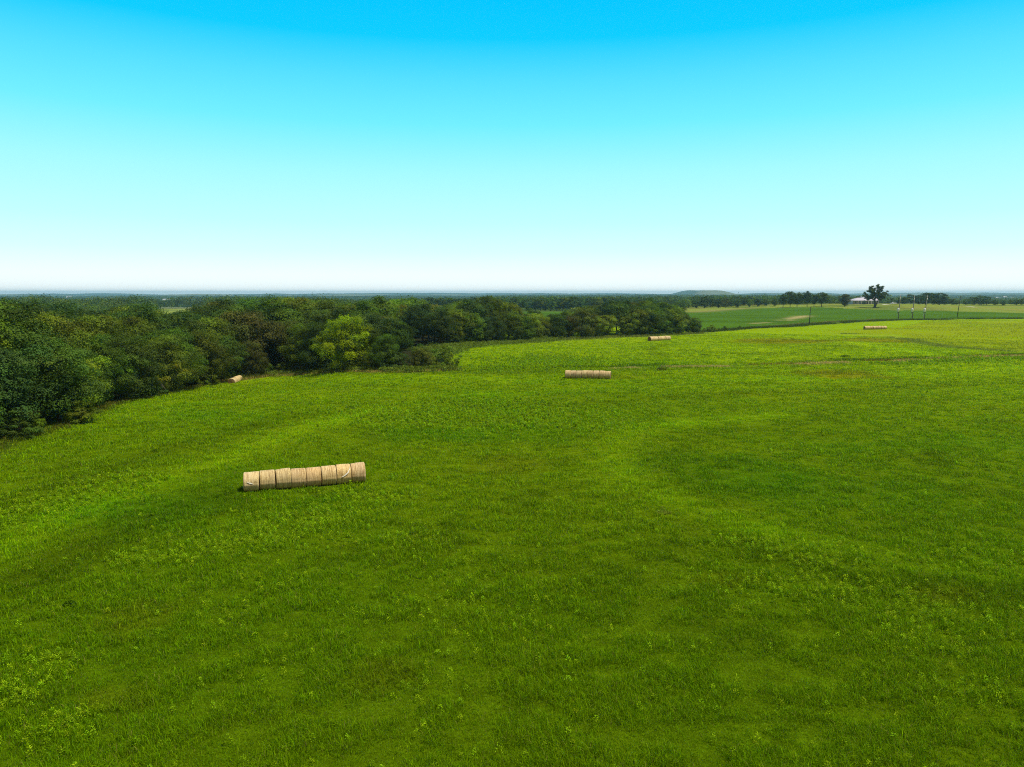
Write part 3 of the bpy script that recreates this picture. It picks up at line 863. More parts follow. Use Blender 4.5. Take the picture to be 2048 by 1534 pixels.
# half-bare tree leaning out of the wood edge with a few yellow sprays
def leaning_tree():
    x, y = G(312, 791); y += 2.6; x += 0.8
    root = empty('leaning_tree', (x, y, float(terr(x, y))))
    tag(root, 'half-bare pale limbed tree with yellow sprays leaning out of the wood edge', 'tree', 'trees of the near wood')
    mb = MB()
    ends = []
    for (ex, ey, ez) in ((-4.4, -1.6, 5.4), (-2.4, -2.2, 4.8), (1.6, -2.4, 3.4), (2.8, -1.8, 4.2), (-0.6, -2.8, 3.0)):
        mb.tube([(0, 0, 0.2), (ex * 0.4, ey * 0.45, ez * 0.55), (ex, ey, ez)], [0.09, 0.05, 0.02], 6)
        ends.append((ex, ey, ez))
    mb.build('trunk', plain('pale_bark', (0.12, 0.11, 0.085), 0.9, 0.1, 0.4, 5), root, True)
    Ps, Ns = [], []
    for e in ends:
        for _ in range(3):
            c = np.array(e) + rng.normal(0, 0.6, 3)
            dr = rng.normal(0, 1, (110, 3)); dr /= np.linalg.norm(dr, axis=1, keepdims=True)
            Ps.append(c + dr * np.array([0.8, 0.6, 0.4]) * rng.uniform(0.4, 1, (110, 1))); Ns.append(dr + np.array([0, 0, 0.8]))
    P, N = np.concatenate(Ps), np.concatenate(Ns)
    V, F, C = leaves(P, N, rng.uniform(0.16, 0.30, len(P)), np.ones((len(P), 3)) * rng.uniform(0.7, 1.3, (len(P), 1)))
    o = build('crown', V, F, M_LEAF, root, C)
    o.color = (0.20, 0.21, 0.012, 1)
leaning_tree()

# trees on the rise and far tree lines: individuals
def far_tree(px, Y, H, tone, label, grp, kind='far', var=None, wide=1.0, gain=1.0, name=None):
    x, y, z = at(px, Y)
    r = plant(kind, x, y, H, tone, var, wide, name, gain=gain)
    tag(r, label, 'tree', grp)
CG = 'trees on the rise'
far_tree(1566, 585, 11.0, 'dark green', 'leftmost dark tree of the close clump on the crest of the dark green field', CG, 'round', 1, 1.0)
far_tree(1580, 590, 13.2, 'dark green', 'tallest dark tree in the middle of the close clump on the field crest', CG, 'round', 0, 0.9)
far_tree(1594, 588, 11.6, 'dark green', 'dark tree at the right side of the close clump on the field crest', CG, 'round', 3, 0.9)
far_tree(1614, 585, 12.6, 'blue green', 'upright dark tree behind the lone wooden pole on the field crest', CG, 'round', 1, 0.85)
far_tree(1628, 592, 10.2, 'dark green', 'shorter dark tree tucked between the upright tree and the broad low tree', CG, 'round', 0, 0.9)
far_tree(1643, 583, 11.8, 'dark green', 'broad dark tree right of the lone wooden pole on the field crest', CG, 'round', 2, 0.95)
far_tree(1689, 572, 11.2, 'russet green', 'short thick russet tinged tree alone left of the white house', CG, 'edge', 1, 0.95, 0.8)
TL = 'tree line behind the dark green field'
px = 862.0
k = 0
tl = []
while px < 1560:
    x, Y, z = at(px, 640 + rng.uniform(-12, 25))
    top = float(np.interp(px, [860, 1000, 1200, 1290, 1330, 1380, 1420, 1460, 1545], [594, 596, 593, 596, 601, 596, 593, 596, 598])) + rng.uniform(-1.5, 4)
    H = max(5.0, (586.1 - top) / FPX * Y + CAM_H - z)
    x2, y2, _ = at(px, Y)
    tone = pick(5, 2, 3, 0.2, 5, 0.6)
    r = plant('far', x2, y2, H, tone, None, rng.uniform(0.9, 1.25), gain=0.9)
    tl.append((px, r, tone))
    px += rng.uniform(9, 17)
for tone in TONES:
    for q, (_, r) in enumerate([(p, r) for p, r, t_ in tl if t_ == tone]):
        tag(r, f'{ORD[q]} {tone} tree from the left in the long line behind the crop field', 'tree', TL)
RG = 'tree line right of the white house'
rl = []
for px, top in ((1783, 603), (1796, 600), (1806, 596), (1822, 590), (1838, 592), (1851, 587), (1866, 587), (1879, 588), (1888, 594), (1904, 599), (1913, 602), (1931, 600), (1948, 595), (1962, 593), (1973, 595), (1990, 601), (2006, 602), (2022, 601), (2033, 600), (2044, 599), (2056, 600)):
    Y = 655 + rng.uniform(0, 18)
    x, y, z = at(px, Y)
    H = (586.1 - top) / FPX * Y + CAM_H - z
    tone = pick(5, 1, 2, 0, 5, 0.5)
    r = plant('far', x, y, H + 0.6, tone, None, 1.5, gain=0.85)
    rl.append((px, r, tone))
for tone in TONES:
    for q, (_, r) in enumerate([(p, r) for p, r, t_ in rl if t_ == tone]):
        tag(r, f'{ORD[q]} {tone} tree from the left in the line right of the white house', 'tree', RG)

def lone_tree():
    """The big open-limbed tree beside the white house."""
    x, y, z = at(1749, 553)
    H = 17.8
    root = empty('lone_tree', (x, y, z))
    tag(root, 'big open-limbed lone tree with forked trunk in front of the white house', 'tree', 'trees on the rise')
    mb = MB()
    mb.tube([(0, 0, -0.5), (0.1, 0, 2.0), (0.0, 0, 4.5), (-0.4, 0, 7)], [0.95, 0.7, 0.62, 0.5], 9)
    mb.tube([(0.5, 0, 0), (1.2, -0.3, 3.5), (2.3, -0.4, 6.0)], [0.5, 0.4, 0.32], 8)
    limbs = [((-0.3, 0, 6.0), (-7.0, 0.8, 10.2)), ((-0.3, 0, 6.2), (-5.5, -1.5, 13.2)), ((-0.4, 0, 6.8), (-2.6, 1.2, 15.8)), ((-0.2, 0, 6.5), (0.8, -1, 16.6)),
             ((0, 0, 6.0), (4.6, 0.5, 15.4)), ((2.3, -0.4, 6.0), (8.4, 0.2, 12.0)), ((2.3, -0.4, 6.0), (6.6, 1.6, 9.2)), ((2.2, -0.4, 5.8), (4.2, -2.2, 10.2)),
             ((-0.4, 0, 5.6), (-6.4, 1.5, 8.0)), ((-0.3, 0, 6.4), (-0.8, 3.5, 12.5)), ((0, 0, 6.2), (0.6, -3.6, 12.0))]
    Ps, Ns, Ts = [], [], []
    for b, e in limbs:
        b, e = np.array(b, float), np.array(e, float)
        mb.tube([b, b * 0.5 + e * 0.5 + np.array([0, 0, 0.5]), e], [0.32, 0.2, 0.08], 6)
        for q in range(18):
            f = rng.uniform(0.42, 1.08)
            c = b * (1 - f) + e * f + rng.normal(0, 1.0, 3) * np.array([1.1, 1.1, 0.8])
            n = 80
            dr = rng.normal(0, 1, (n, 3)); dr /= np.linalg.norm(dr, axis=1, keepdims=True)
            Ps.append(c + dr * rng.uniform(0.4, 1, (n, 1)) * np.array([1.25, 1.25, 0.9])); Ns.append(dr + np.array([0, 0, 0.5]))
            Ts.append(np.full((n, 3), rng.uniform(0.7, 1.3)))
    P, N, T_ = map(np.concatenate, (Ps, Ns, Ts))
    V, F, C = leaves(P, N, rng.uniform(0.4, 0.75, len(P)), T_)
    mb.build('trunk', M_BARK, root, True)
    o = build('crown', V, F, M_LEAF, root, C)
    o.color = (0.060, 0.092, 0.022, 1)
lone_tree()

# ------------------------------------------------------------------ far woods that read as one mass
def far_mass(name, label, X, Y, H, W, n, size, tones):
    N_ = len(X)
    Z = terr(X, Y)
    u = rng.uniform(-0.25, 1, (N_, n)); th = rng.uniform(0, 6.28, (N_, n))
    D = np.stack([np.sqrt(1 - np.clip(u, -1, 1) ** 2) * np.cos(th), np.sqrt(1 - np.clip(u, -1, 1) ** 2) * np.sin(th), u], -1)
    lob = 1 + 0.25 * np.sin(th * 3 + rng.uniform(0, 6.28, (N_, 1))) * np.sin(u * 5 + rng.uniform(0, 6.28, (N_, 1)))
    rr = rng.uniform(0.7, 1.05, (N_, n)) * lob
    P = np.stack([X[:, None] + D[..., 0] * rr * W[:, None], Y[:, None] + D[..., 1] * rr * W[:, None], Z[:, None] + H[:, None] * (0.5 + 0.5 * D[..., 2] * rr)], -1).reshape(-1, 3)
    N = (D * 0.9 + np.array([0, 0, 0.3])).reshape(-1, 3) + rng.normal(0, 0.4, (N_ * n, 3))
    tint = np.array([TONES[t_] for t_ in rng.choice(tones, N_)]) * rng.uniform(0.75, 1.2, (N_, 1))
    c = np.repeat(tint, n, axis=0) * rng.uniform(0.75, 1.25, (N_ * n, 1))
    s = np.repeat(size, n) * rng.uniform(0.7, 1.3, N_ * n)
    V, F, C = leaves(P, N, s, c, 0.8)
    o = build(name, V, F, M_LEAF, None, C)
    tag(o, label, 'woodland', kind='stuff')

def in_view(x, y): return np.abs(x) < 0.80 * y + 20
# left middle distance
gx, gy = np.meshgrid(np.arange(-760, -5, 9.5), np.arange(335, 980, 9.5))
x = gx.ravel() + rng.uniform(-3.6, 3.6, gx.size); y = gy.ravel() + rng.uniform(-3.6, 3.6, gx.size)
k = in_view(x, y) & ~inside(x, y, WOODPOLY) & ~inside(x, y, CROP) & (x < -0.105 * y - 5)
k &= fbm(x, y, 110, 121, 3) > 0.42
f1 = blob(x, y, 365, 616, 70, 110) + blob(x, y, 340, 612, 50, 80)
k &= f1 < 0.05
x, y = x[k], y[k]
d = np.hypot(x, y)
pxs = 1024 + FPX * x / y
topy = np.interp(1024 + FPX * x / y, [0, 60, 100, 160, 230, 300, 360, 450, 520, 900], [590, 588, 590, 597, 596, 594, 592, 593, 597, 600])
topy = topy + (fbm(pxs, pxs * 0 + 3, 45, 161, 3) - 0.5) * 10
open_ = ~((pxs > 314) & (pxs < 416) & (y > 420) & (y < 900))
x, y, d, pxs, topy = x[open_], y[open_], d[open_], pxs[open_], topy[open_]
Hm = np.clip((586.1 - topy) / FPX * y + CAM_H - terr(x, y), 2.5, 17) * rng.uniform(0.62, 1.0, len(x)) * (0.72 + 0.4 * sstep(0.3, 0.6, fbm(x, y, 60, 123, 2)))
far_mass('left_wood', 'hazy green woodland rolling away behind the near wood', x, y, Hm, rng.uniform(4.2, 7.2, len(x)), 110, np.clip(d / 560, 0.8, 1.6), ['dark green', 'mid green', 'mid green', 'dark green', 'olive green'])
bpy.data.objects['left_wood'].name = 'distant_woodland'
# behind the crop-field tree line
n = 2600
x = rng.uniform(-230, 330, n); y = rng.uniform(665, 830, n)
k = fbm(x, y, 90, 131, 3) > 0.34
x, y = x[k], y[k]
topy = np.interp(1024 + FPX * x / y, [820, 1000, 1200, 1290, 1330, 1380, 1420, 1545, 1700], [596, 597, 595, 598, 604, 599, 596, 600, 606])
Hm = np.clip((586.1 - topy) / FPX * y + CAM_H - terr(x, y), 3, 17) * rng.uniform(0.8, 1.0, len(x))
far_mass('woodland_behind_crop', 'hazy woodland filling in behind the tree line of the crop field', x, y, Hm, rng.uniform(4, 6.5, len(x)), 60, np.full(len(x), 1.5), ['dark green', 'blue green', 'blue green', 'mid green'])
bpy.data.objects['woodland_behind_crop'].name = 'distant_woodland'
# valley beyond: broken woods to the horizon
n = 26000
y = np.exp(rng.uniform(math.log(850), math.log(5200), n)); x = rng.uniform(-0.82, 0.82, n) * y
k = (fbm(x, y, 330, 141, 4) > 0.44)
x, y = x[k], y[k]
sc_ = np.clip(y / 1500, 1, 2.4)
Hm = rng.uniform(7, 12, len(x)) * np.clip(sc_, 1, 1.3)
far_mass('valley_wood', 'blue hazed woods scattered over the valley towards the horizon', x, y, Hm, rng.uniform(5, 8, len(x)) * sc_, 26, 2.2 * sc_, ['dark green', 'blue green', 'mid green'])
bpy.data.objects['valley_wood'].name = 'distant_woodland'

# ------------------------------------------------------------------ hay bales
def bale_mat():
    m, t, nd, ln = mat_new('bale_net_wrap')
    tc = nd('ShaderNodeTexCoord'); oi = nd('ShaderNodeObjectInfo')
    off = nd('ShaderNodeVectorMath', operation='ADD'); ln(tc.outputs['Object'], off.inputs[0])
    rv = nd('ShaderNodeVectorMath', operation='SCALE'); rv.inputs[0].default_value = (13.0, 7.0, 5.0); ln(oi.outputs['Random'], rv.inputs['Scale']); ln(rv.outputs[0], off.inputs[1])
    def noise(sx, sy, scale, det):
        mp = nd('ShaderNodeMapping'); mp.inputs['Scale'].default_value = (sx, sy, sy); ln(off.outputs[0], mp.inputs['Vector'])
        n = nd('ShaderNodeTexNoise', i_Scale=scale, i_Detail=det, i_Roughness=0.65); ln(mp.outputs[0], n.inputs['Vector']); return n
    streak = noise(14.0, 0.7, 1.6, 5.0); speck = noise(5, 8, 3.0, 4.0); big = noise(1, 1, 1.3, 3.0)
    r1 = nd('ShaderNodeValToRGB')
    e = r1.color_ramp.elements
    e[0].position, e[0].color = 0.36, (0.25, 0.155, 0.06, 1)
    e[1].position, e[1].color = 0.63, (0.74, 0.62, 0.36, 1)
    q = e.new(0.49); q.color = (0.56, 0.42, 0.19, 1)
    ln(streak.outputs['Fac'], r1.inputs['Fac'])
    r2 = nd('ShaderNodeMapRange'); r2.inputs['From Min'].default_value, r2.inputs['From Max'].default_value = 0.3, 0.7
    r2.inputs['To Min'].default_value, r2.inputs['To Max'].default_value = 0.42, 1.36; ln(speck.outputs['Fac'], r2.inputs['Value'])
    v = nd('ShaderNodeVectorMath', operation='SCALE'); ln(r1.outputs['Color'], v.inputs[0]); ln(r2.outputs[0], v.inputs['Scale'])
    mx = nd('ShaderNodeMixRGB', blend_type='MIX'); mx.inputs['Color2'].default_value = (0.48, 0.39, 0.23, 1)
    r3 = nd('ShaderNodeMapRange'); r3.inputs['From Min'].default_value, r3.inputs['From Max'].default_value = 0.45, 0.68
    r3.inputs['To Max'].default_value = 0.5; ln(big.outputs['Fac'], r3.inputs['Value']); ln(r3.outputs[0], mx.inputs['Fac']); ln(v.outputs[0], mx.inputs['Color1'])
    tn = nd('ShaderNodeMixRGB', blend_type='MULTIPLY', i_Fac=1.0); ln(mx.outputs[0], tn.inputs['Color1']); ln(oi.outputs['Color'], tn.inputs['Color2'])
    p = nd('ShaderNodeBsdfPrincipled', i_Roughness=0.75); p.inputs['Specular IOR Level'].default_value = 0.2
    ln(tn.outputs[0], p.inputs['Base Color'])
    b = nd('ShaderNodeBump', i_Strength=0.6, i_Distance=0.03); ln(streak.outputs['Fac'], b.inputs['Height']); ln(b.outputs[0], p.inputs['Normal'])
    o = nd('ShaderNodeOutputMaterial'); ln(p.outputs[0], o.inputs['Surface'])
    return m
def end_mat():
    m, t, nd, ln = mat_new('bale_end_straw')
    tc = nd('ShaderNodeTexCoord')
    mp = nd('ShaderNodeMapping'); mp.inputs['Scale'].default_value = (0, 1, 1); ln(tc.outputs['Object'], mp.inputs['Vector'])
    w = nd('ShaderNodeTexWave', wave_type='RINGS', rings_direction='SPHERICAL', i_Scale=7.0, i_Distortion=4.0, i_Detail=3.0); ln(mp.outputs[0], w.inputs['Vector'])
    n = nd('ShaderNodeTexNoise', i_Scale=14.0, i_Detail=6.0); ln(tc.outputs['Object'], n.inputs['Vector'])
    a = nd('ShaderNodeMath', operation='MULTIPLY'); ln(w.outputs['Fac'], a.inputs[0]); ln(n.outputs['Fac'], a.inputs[1])
    r = nd('ShaderNodeValToRGB'); e = r.color_ramp.elements
    e[0].color, e[1].color = (0.15, 0.075, 0.02, 1), (0.46, 0.28, 0.12, 1); ln(a.outputs[0], r.inputs['Fac'])
    p = nd('ShaderNodeBsdfPrincipled', i_Roughness=0.95); ln(r.outputs['Color'], p.inputs['Base Color'])
    b = nd('ShaderNodeBump', i_Strength=0.8, i_Distance=0.05); ln(a.outputs[0], b.inputs['Height']); ln(b.outputs[0], p.inputs['Normal'])
    o = nd('ShaderNodeOutputMaterial'); ln(p.outputs[0], o.inputs['Surface'])
    return m
M_BALE, M_END = bale_mat(), end_mat()
M_TORN = plain('torn_white_net', (0.78, 0.76, 0.68), 0.6, 0.3, 0.25, 20)
BR, BW = 0.80, 1.16

def bale_proto(seed):
    g = np.random.default_rng(seed)
    root = empty('hay_bale', (0, 0, 0))
    na = 64
    prof = [(-BW / 2, 0.93), (-BW / 2 + 0.015, 0.965), (-BW / 2 + 0.05, 0.992)] + [(-BW / 2 + 0.05 + (BW - 0.1) * k / 16, 1.0) for k in range(1, 16)] + [(BW / 2 - 0.05, 0.992), (BW / 2 - 0.015, 0.965), (BW / 2, 0.93)]
    cone = g.normal(0, 0.018)
    band = g.normal(0, 0.006, len(prof))
    V = []
    for q, (px_, f) in enumerate(prof):
        for k in range(na):
            a = 2 * math.pi * k / na
            r = BR * f * (1 + cone * px_ / BW * 2 + band[q] + 0.012 * math.sin(2 * a + seed) + 0.008 * math.sin(5 * a + q * 0.4 + seed))
            y_, z_ = r * math.cos(a), r * math.sin(a)
            if z_ < -BR * 0.90: z_ = -BR * 0.90 + (z_ + BR * 0.90) * 0.25      # sits flat on the ground
            V.append((px_, y_ * (1.0 + 0.03 * (z_ < 0)), z_ + BR * 0.92))
    F = []
    for q in range(len(prof) - 1):
        for k in range(na):
            F.append((q * na + k, q * na + (k + 1) % na, (q + 1) * na + (k + 1) % na, (q + 1) * na + k))
    V, F = np.array(V), np.array(F)
    wrap = build('net_wrap', V, F, M_BALE, root, None, True)
    kids = [wrap]
    for side, q in ((-1, 0), (1, len(prof) - 1)):
        ring = V[q * na:(q + 1) * na]
        c = ring.mean(0)
        W_ = [ring]
        for s_ in (0.8, 0.55, 0.3, 0.1):
            rr = c + (ring - c) * s_
            rr[:, 0] += side * (0.015 + g.normal(0, 0.012, na))
            W_.append(rr)
        VV = np.concatenate(W_)
        FF = []
        for l in range(4):
            for k in range(na):
                f4 = (l * na + k, l * na + (k + 1) % na, (l + 1) * na + (k + 1) % na, (l + 1) * na + k)
                FF.append(f4 if side < 0 else f4[::-1])
        FF = [tuple(x) for x in FF] + [tuple(4 * na + k for k in (range(na) if side < 0 else range(na - 1, -1, -1)))]
        kids.append(build('end_face', VV, FF, M_END, root, None, True))
    return root, kids

BALES = [bale_proto(s) for s in (1, 2, 3, 4)]
bused = set()
NTH = ['first', 'second', 'third', 'fourth', 'fifth', 'sixth', 'seventh', 'last']
NEAR_LABELS = ['hay bale with a white torn scrap, outermost at the left end of the near row', 'plain streaked hay bale next to the torn-scrap bale ending the near row',
               'hay bale third from the left of the near row, flaring wider at its right rim', 'hay bale fourth from the left of the near row, darker gap on its left side',
               'warm tan hay bale fifth from the left of the near row', 'pale striped hay bale just left of the white curved tear in the near row',
               'hay bale with a long white curved tear in its wrap, seventh of the near row', 'tallest standing pinkish hay bale at the right end of the near row']
ROW_TXT = {'middle': ('hay bale from the left in the row lying alone mid-field', 'hay bales in the mid-field row'),
           'far': ('hay bale from the left in the row close under the hedgerow', 'hay bales in the row under the hedgerow'),
           'farthest': ('hay bale from the left in the small row near the three poles', 'hay bales in the row near the poles'),
           'woodside': ('hay bale from the dark end of the row by the wood', 'hay bales in the row beside the wood')}
near = []
for rname, p0, u, sp in ROWS:
    yaw = math.atan2(u[1], u[0])
    for k in range(6 if rname == 'woodside' else 8):
        v = int(rng.integers(4)) if rname != 'near' else [0, 1, 2, 3, 0, 1, 3, 2][k]
        root, kids = BALES[v]
        if v in bused: root, kids = copy_tree(root, kids)
        bused.add(v)
        jx, jy = rng.normal(0, 0.05), rng.normal(0, 0.05)
        if rname == 'near':
            off = [0.0, 0.03, 0.02, -0.05, -0.02, 0.02, 0.06, 0.12][k]
            jx, jy = -u[1] * off * 1.5, u[0] * off * 1.5
        x, y = p0[0] + u[0] * sp * k + jx, p0[1] + u[1] * sp * k + jy
        s_ = rng.uniform(0.97, 1.03)
        if rname == 'near': s_ = [0.97, 1.0, 1.02, 0.99, 0.98, 1.0, 1.02, 1.05][k]
        else: s_ *= 0.96
        if rname == 'woodside': s_ *= 0.93
        root.location = (x, y, float(terr(x, y)) - (0.34 if rname == 'woodside' else 0.04))
        root.rotation_euler = (0, 0, yaw + rng.normal(0, 0.03) + (0.05 if (rname, k) == ('near', 2) else 0))
        root.scale = (sp / 1.20, s_, s_)
        tone = rng.uniform(0.88, 1.12)
        kids[0].color = (tone, tone * rng.uniform(0.95, 1.03), tone * rng.uniform(0.9, 1.05), 1)
        if rname == 'near':
            kids[0].color = [(1.12, 1.12, 1.1, 1), (0.95, .92, .86, 1), (0.95, .93, .86, 1), (0.95, .88, .84, 1), (1.0, .9, .82, 1), (1.08, 1.02, .95, 1), (1.15, 1.08, .95, 1), (1.0, .93, .92, 1)][k]
            tag(root, NEAR_LABELS[k], 'hay bale', 'hay bales in the near row')
            near.append(root)
        else:
            txt, grp = ROW_TXT[rname]
            tag(root, f'{"last" if (rname, k) == ("woodside", 5) else NTH[k]} {txt}', 'hay bale', grp)

def torn(root, curve, width, name='torn_wrap'):
    """Ragged strip of loose white net that hugs the bale. curve: (along axis, angle from the top towards the viewer)."""
    V, F = [], []
    n = 26
    cs = np.array(curve)
    tt = np.linspace(0, 1, len(cs))
    for k in range(n + 1):
        f = k / n
        a, g = np.interp(f, tt, cs[:, 0]), np.interp(f, tt, cs[:, 1])
        w = width * math.sin(math.pi * min(max(f, 0.05), 0.95)) * rng.uniform(0.5, 1.4)
        for dx, lift in ((-w / 2, 0.012), (w / 2, 0.030), (w / 2, 0.022), (-w / 2, 0.004)):
            r = BR + lift + 0.014
            aa, gg = a + dx * 0.6, g + dx * 0.8 / BR
            V.append((aa, -r * math.sin(gg), BR * 0.92 + r * math.cos(gg)))
    for k in range(n):
        for q in range(4):
            F.append((k * 4 + q, k * 4 + (q + 1) % 4, (k + 1) * 4 + (q + 1) % 4, (k + 1) * 4 + q))
    F += [(3, 2, 1, 0), tuple(n * 4 + q for q in range(4))]
    build(name, np.array(V), F, M_TORN, root)
torn(near[6], [(0.52, 0.45), (0.48, 0.85), (0.34, 1.20), (0.05, 1.48), (-0.22, 1.62)], 0.075)
torn(near[0], [(-0.30, 1.34), (-0.14, 1.46), (0.02, 1.50), (0.16, 1.60)], 0.10)

# ------------------------------------------------------------------ weed clumps that stand out singly
def weed_clump(px, py, rad, H, c, label):
    x, y = G(px, py)
    n = 420
    a = rng.uniform(0, 6.28, n); r = rad * np.sqrt(rng.uniform(0, 1, n))
    P = np.stack([np.cos(a) * r, np.sin(a) * r * 0.7, H * rng.uniform(0.05, 1, n) * (1.05 - r / rad * 0.6)], -1)
    N = np.stack([np.cos(a) * 0.6, np.sin(a) * 0.6, np.full(n, 0.7)], -1) + rng.normal(0, 0.4, (n, 3))
    V, F, C = leaves(P, N, rng.uniform(0.10, 0.24, n) * max(1, rad), np.array(c) * rng.uniform(0.6, 1.3, (n, 1)), 0.4)
    o = build('weed_clump', V, F, M_WEED, None, C)
    o.location = (x, y, float(terr(x, y)))
    tag(o, label, 'weeds', 'weed clumps in the mown grass')
weed_clump(140, 1213, 0.32, 0.36, (0.09, 0.18, 0.003), 'small dark green weed clump alone below the left mown strip')
weed_clump(1326, 1026, 0.6, 0.2, (0.24, 0.31, 0.03), 'greyish mound of weeds at the bend of the curved mown strip')
weed_clump(1323, 741, 1.1, 0.9, (0.09, 0.10, 0.012), 'dark weed tuft right of the mid-field bale row')
weed_clump(1410, 710, 1.1, 0.35, (0.11, 0.19, 0.01), 'dark weed tuft beyond the dry strip below the far bale row')
weed_clump(1690, 714, 1.3, 0.6, (0.09, 0.15, 0.006), 'broad dark weed tuft on the upper side of the dry strip')
weed_clump(700, 818, 0.8, 0.5, (0.11, 0.2, 0.008), 'weed tuft in open grass between near bales and yellow green tree')

# ------------------------------------------------------------------ poles
M_POLE = plain('weathered_pole', (0.20, 0.19, 0.18), 0.9, 0.1, 0.3, 3)
M_POLE_D = plain('dark_pole', (0.035, 0.030, 0.026), 0.9, 0.1, 0.3, 3)
M_CAN = plain('grey_white_enamel', (0.74, 0.75, 0.76), 0.45, 0.4, 0.08, 2)
M_STEEL = plain('galvanised_steel', (0.42, 0.44, 0.45), 0.5, 0.4, 0.1, 4, 0.3)
M_DARK = plain('dark_fitting', (0.03, 0.03, 0.03), 0.6)
M_CERAMIC = plain('brown_ceramic', (0.16, 0.09, 0.06), 0.3, 0.5)

def regulator_pole(px, Y, H, lean, label):
    x, y, z = at(px, Y)
    root = empty('regulator_pole', (x, y, z))
    tag(root, label, 'utility pole', 'poles carrying white regulator tanks')
    mb = MB(); mb.tube([(0, 0, -0.3), (lean * 0.5, 0, H * 0.5), (lean, 0, H)], [0.24, 0.21, 0.16], 12); mb.build('pole', M_POLE, root, True)
    zc = H * 0.33
    xc = lean * 0.36 - 0.62
    mb = MB()
    mb.tube([(xc, -0.35, zc), (xc, -0.35, zc + 0.04), (xc, -0.35, zc + 1.9), (xc, -0.35, zc + 2.1), (xc, -0.35, zc + 2.16)], [0.50, 0.55, 0.55, 0.46, 0.2], 16)
    tank = mb.build('regulator_tank', M_CAN, root, True)
    mb = MB()
    for dx in (-0.28, 0.0, 0.28):
        mb.tube([(xc + dx, -0.35, zc + 2.05), (xc + dx * 1.1, -0.35, zc + 2.6)], [0.10, 0.05], 8)
    mb.build('bushing', M_CERAMIC, tank, True)
    mb = MB(); mb.box(xc - 0.6, lean * 0.3 + 0.2, -0.65, -0.05, zc - 0.22, zc - 0.02); mb.build('bracket', M_DARK, root)
    mb = MB(); mb.tube([(xc - 0.45, -0.3, -0.2), (xc - 0.45, -0.3, zc - 0.2)], [0.07, 0.07], 8); mb.build('support_post', M_STEEL, root, True)
    mb = MB(); mb.tube([(lean * 0.95, -0.18, H * 0.82), (lean * 0.97, -0.22, H * 0.90)], [0.12, 0.12], 10); mb.tube([(lean, 0, H - 0.02), (lean, 0, H + 0.35)], [0.07, 0.05], 8)
    mb.build('insulator', M_CAN, root, True)
regulator_pole(1796, 409, 14.2, 0.5, 'weathered pole with white tank, closest of the three to the lone tree')
regulator_pole(1824, 410, 13.6, 0.5, 'weathered pole with white tank standing between two like it')
regulator_pole(1848, 411, 13.9, 1.0, 'leaning weathered pole with white tank, farthest of the three from the lone tree')

def wood_pole(px, Y, H, lean, label, arm):
    x, y, z = at(px, Y)
    root = empty('utility_pole', (x, y, z))
    tag(root, label, 'utility pole', 'plain wooden poles')
    mb = MB(); mb.tube([(0, 0, -0.3), (lean * 0.5, 0, H * 0.5), (lean, 0, H)], [0.20, 0.17, 0.13], 12); mb.build('pole', M_POLE_D, root, True)
    if arm:
        mb = MB(); mb.box(lean - 0.55, lean + 0.55, -0.2, -0.1, H - 0.9, H - 0.75); mb.build('crossarm', M_POLE_D, root)
    mb = MB(); mb.tube([(lean, 0, H), (lean, 0, H + 0.3)], [0.07, 0.04], 8); mb.build('insulator', M_CERAMIC, root, True)
wood_pole(1618.5, 352, 8.8, 0.2, 'dark wooden pole at the field boundary below the crest trees', False)
wood_pole(1914, 442, 13.2, 1.2, 'dark leaning wooden pole right of the three poles with white tanks', True)

# ------------------------------------------------------------------ house, vehicles, farm buildings
M_WALLW = plain('white_siding', (0.42, 0.46, 0.46), 0.7, 0.2, 0.06, 2)
M_TRIM = plain('white_trim', (0.80, 0.80, 0.80), 0.6, 0.3)
M_ROOF = plain('pale_metal_roof', (0.46, 0.43, 0.49), 0.6, 0.2, 0.06, 1.5)
M_GLASS = plain('dark_glass', (0.03, 0.04, 0.05), 0.1, 0.6)
M_DOOR = plain('dark_door', (0.10, 0.06, 0.04), 0.6)

def hip(mb, x0, x1, y0, y1, z0, z1, ins, ov=0.8):
    x0, x1, y0, y1 = x0 - ov, x1 + ov, y0 - ov, y1 + ov
    ym = (y0 + y1) / 2
    mb.add([(x0, y0, z0), (x1, y0, z0), (x1, y1, z0), (x0, y1, z0), (x0 + ins, ym, z1), (x1 - ins, ym, z1)],
           [(0, 1, 5, 4), (1, 2, 5), (2, 3, 4, 5), (3, 0, 4), (3, 2, 1, 0)])

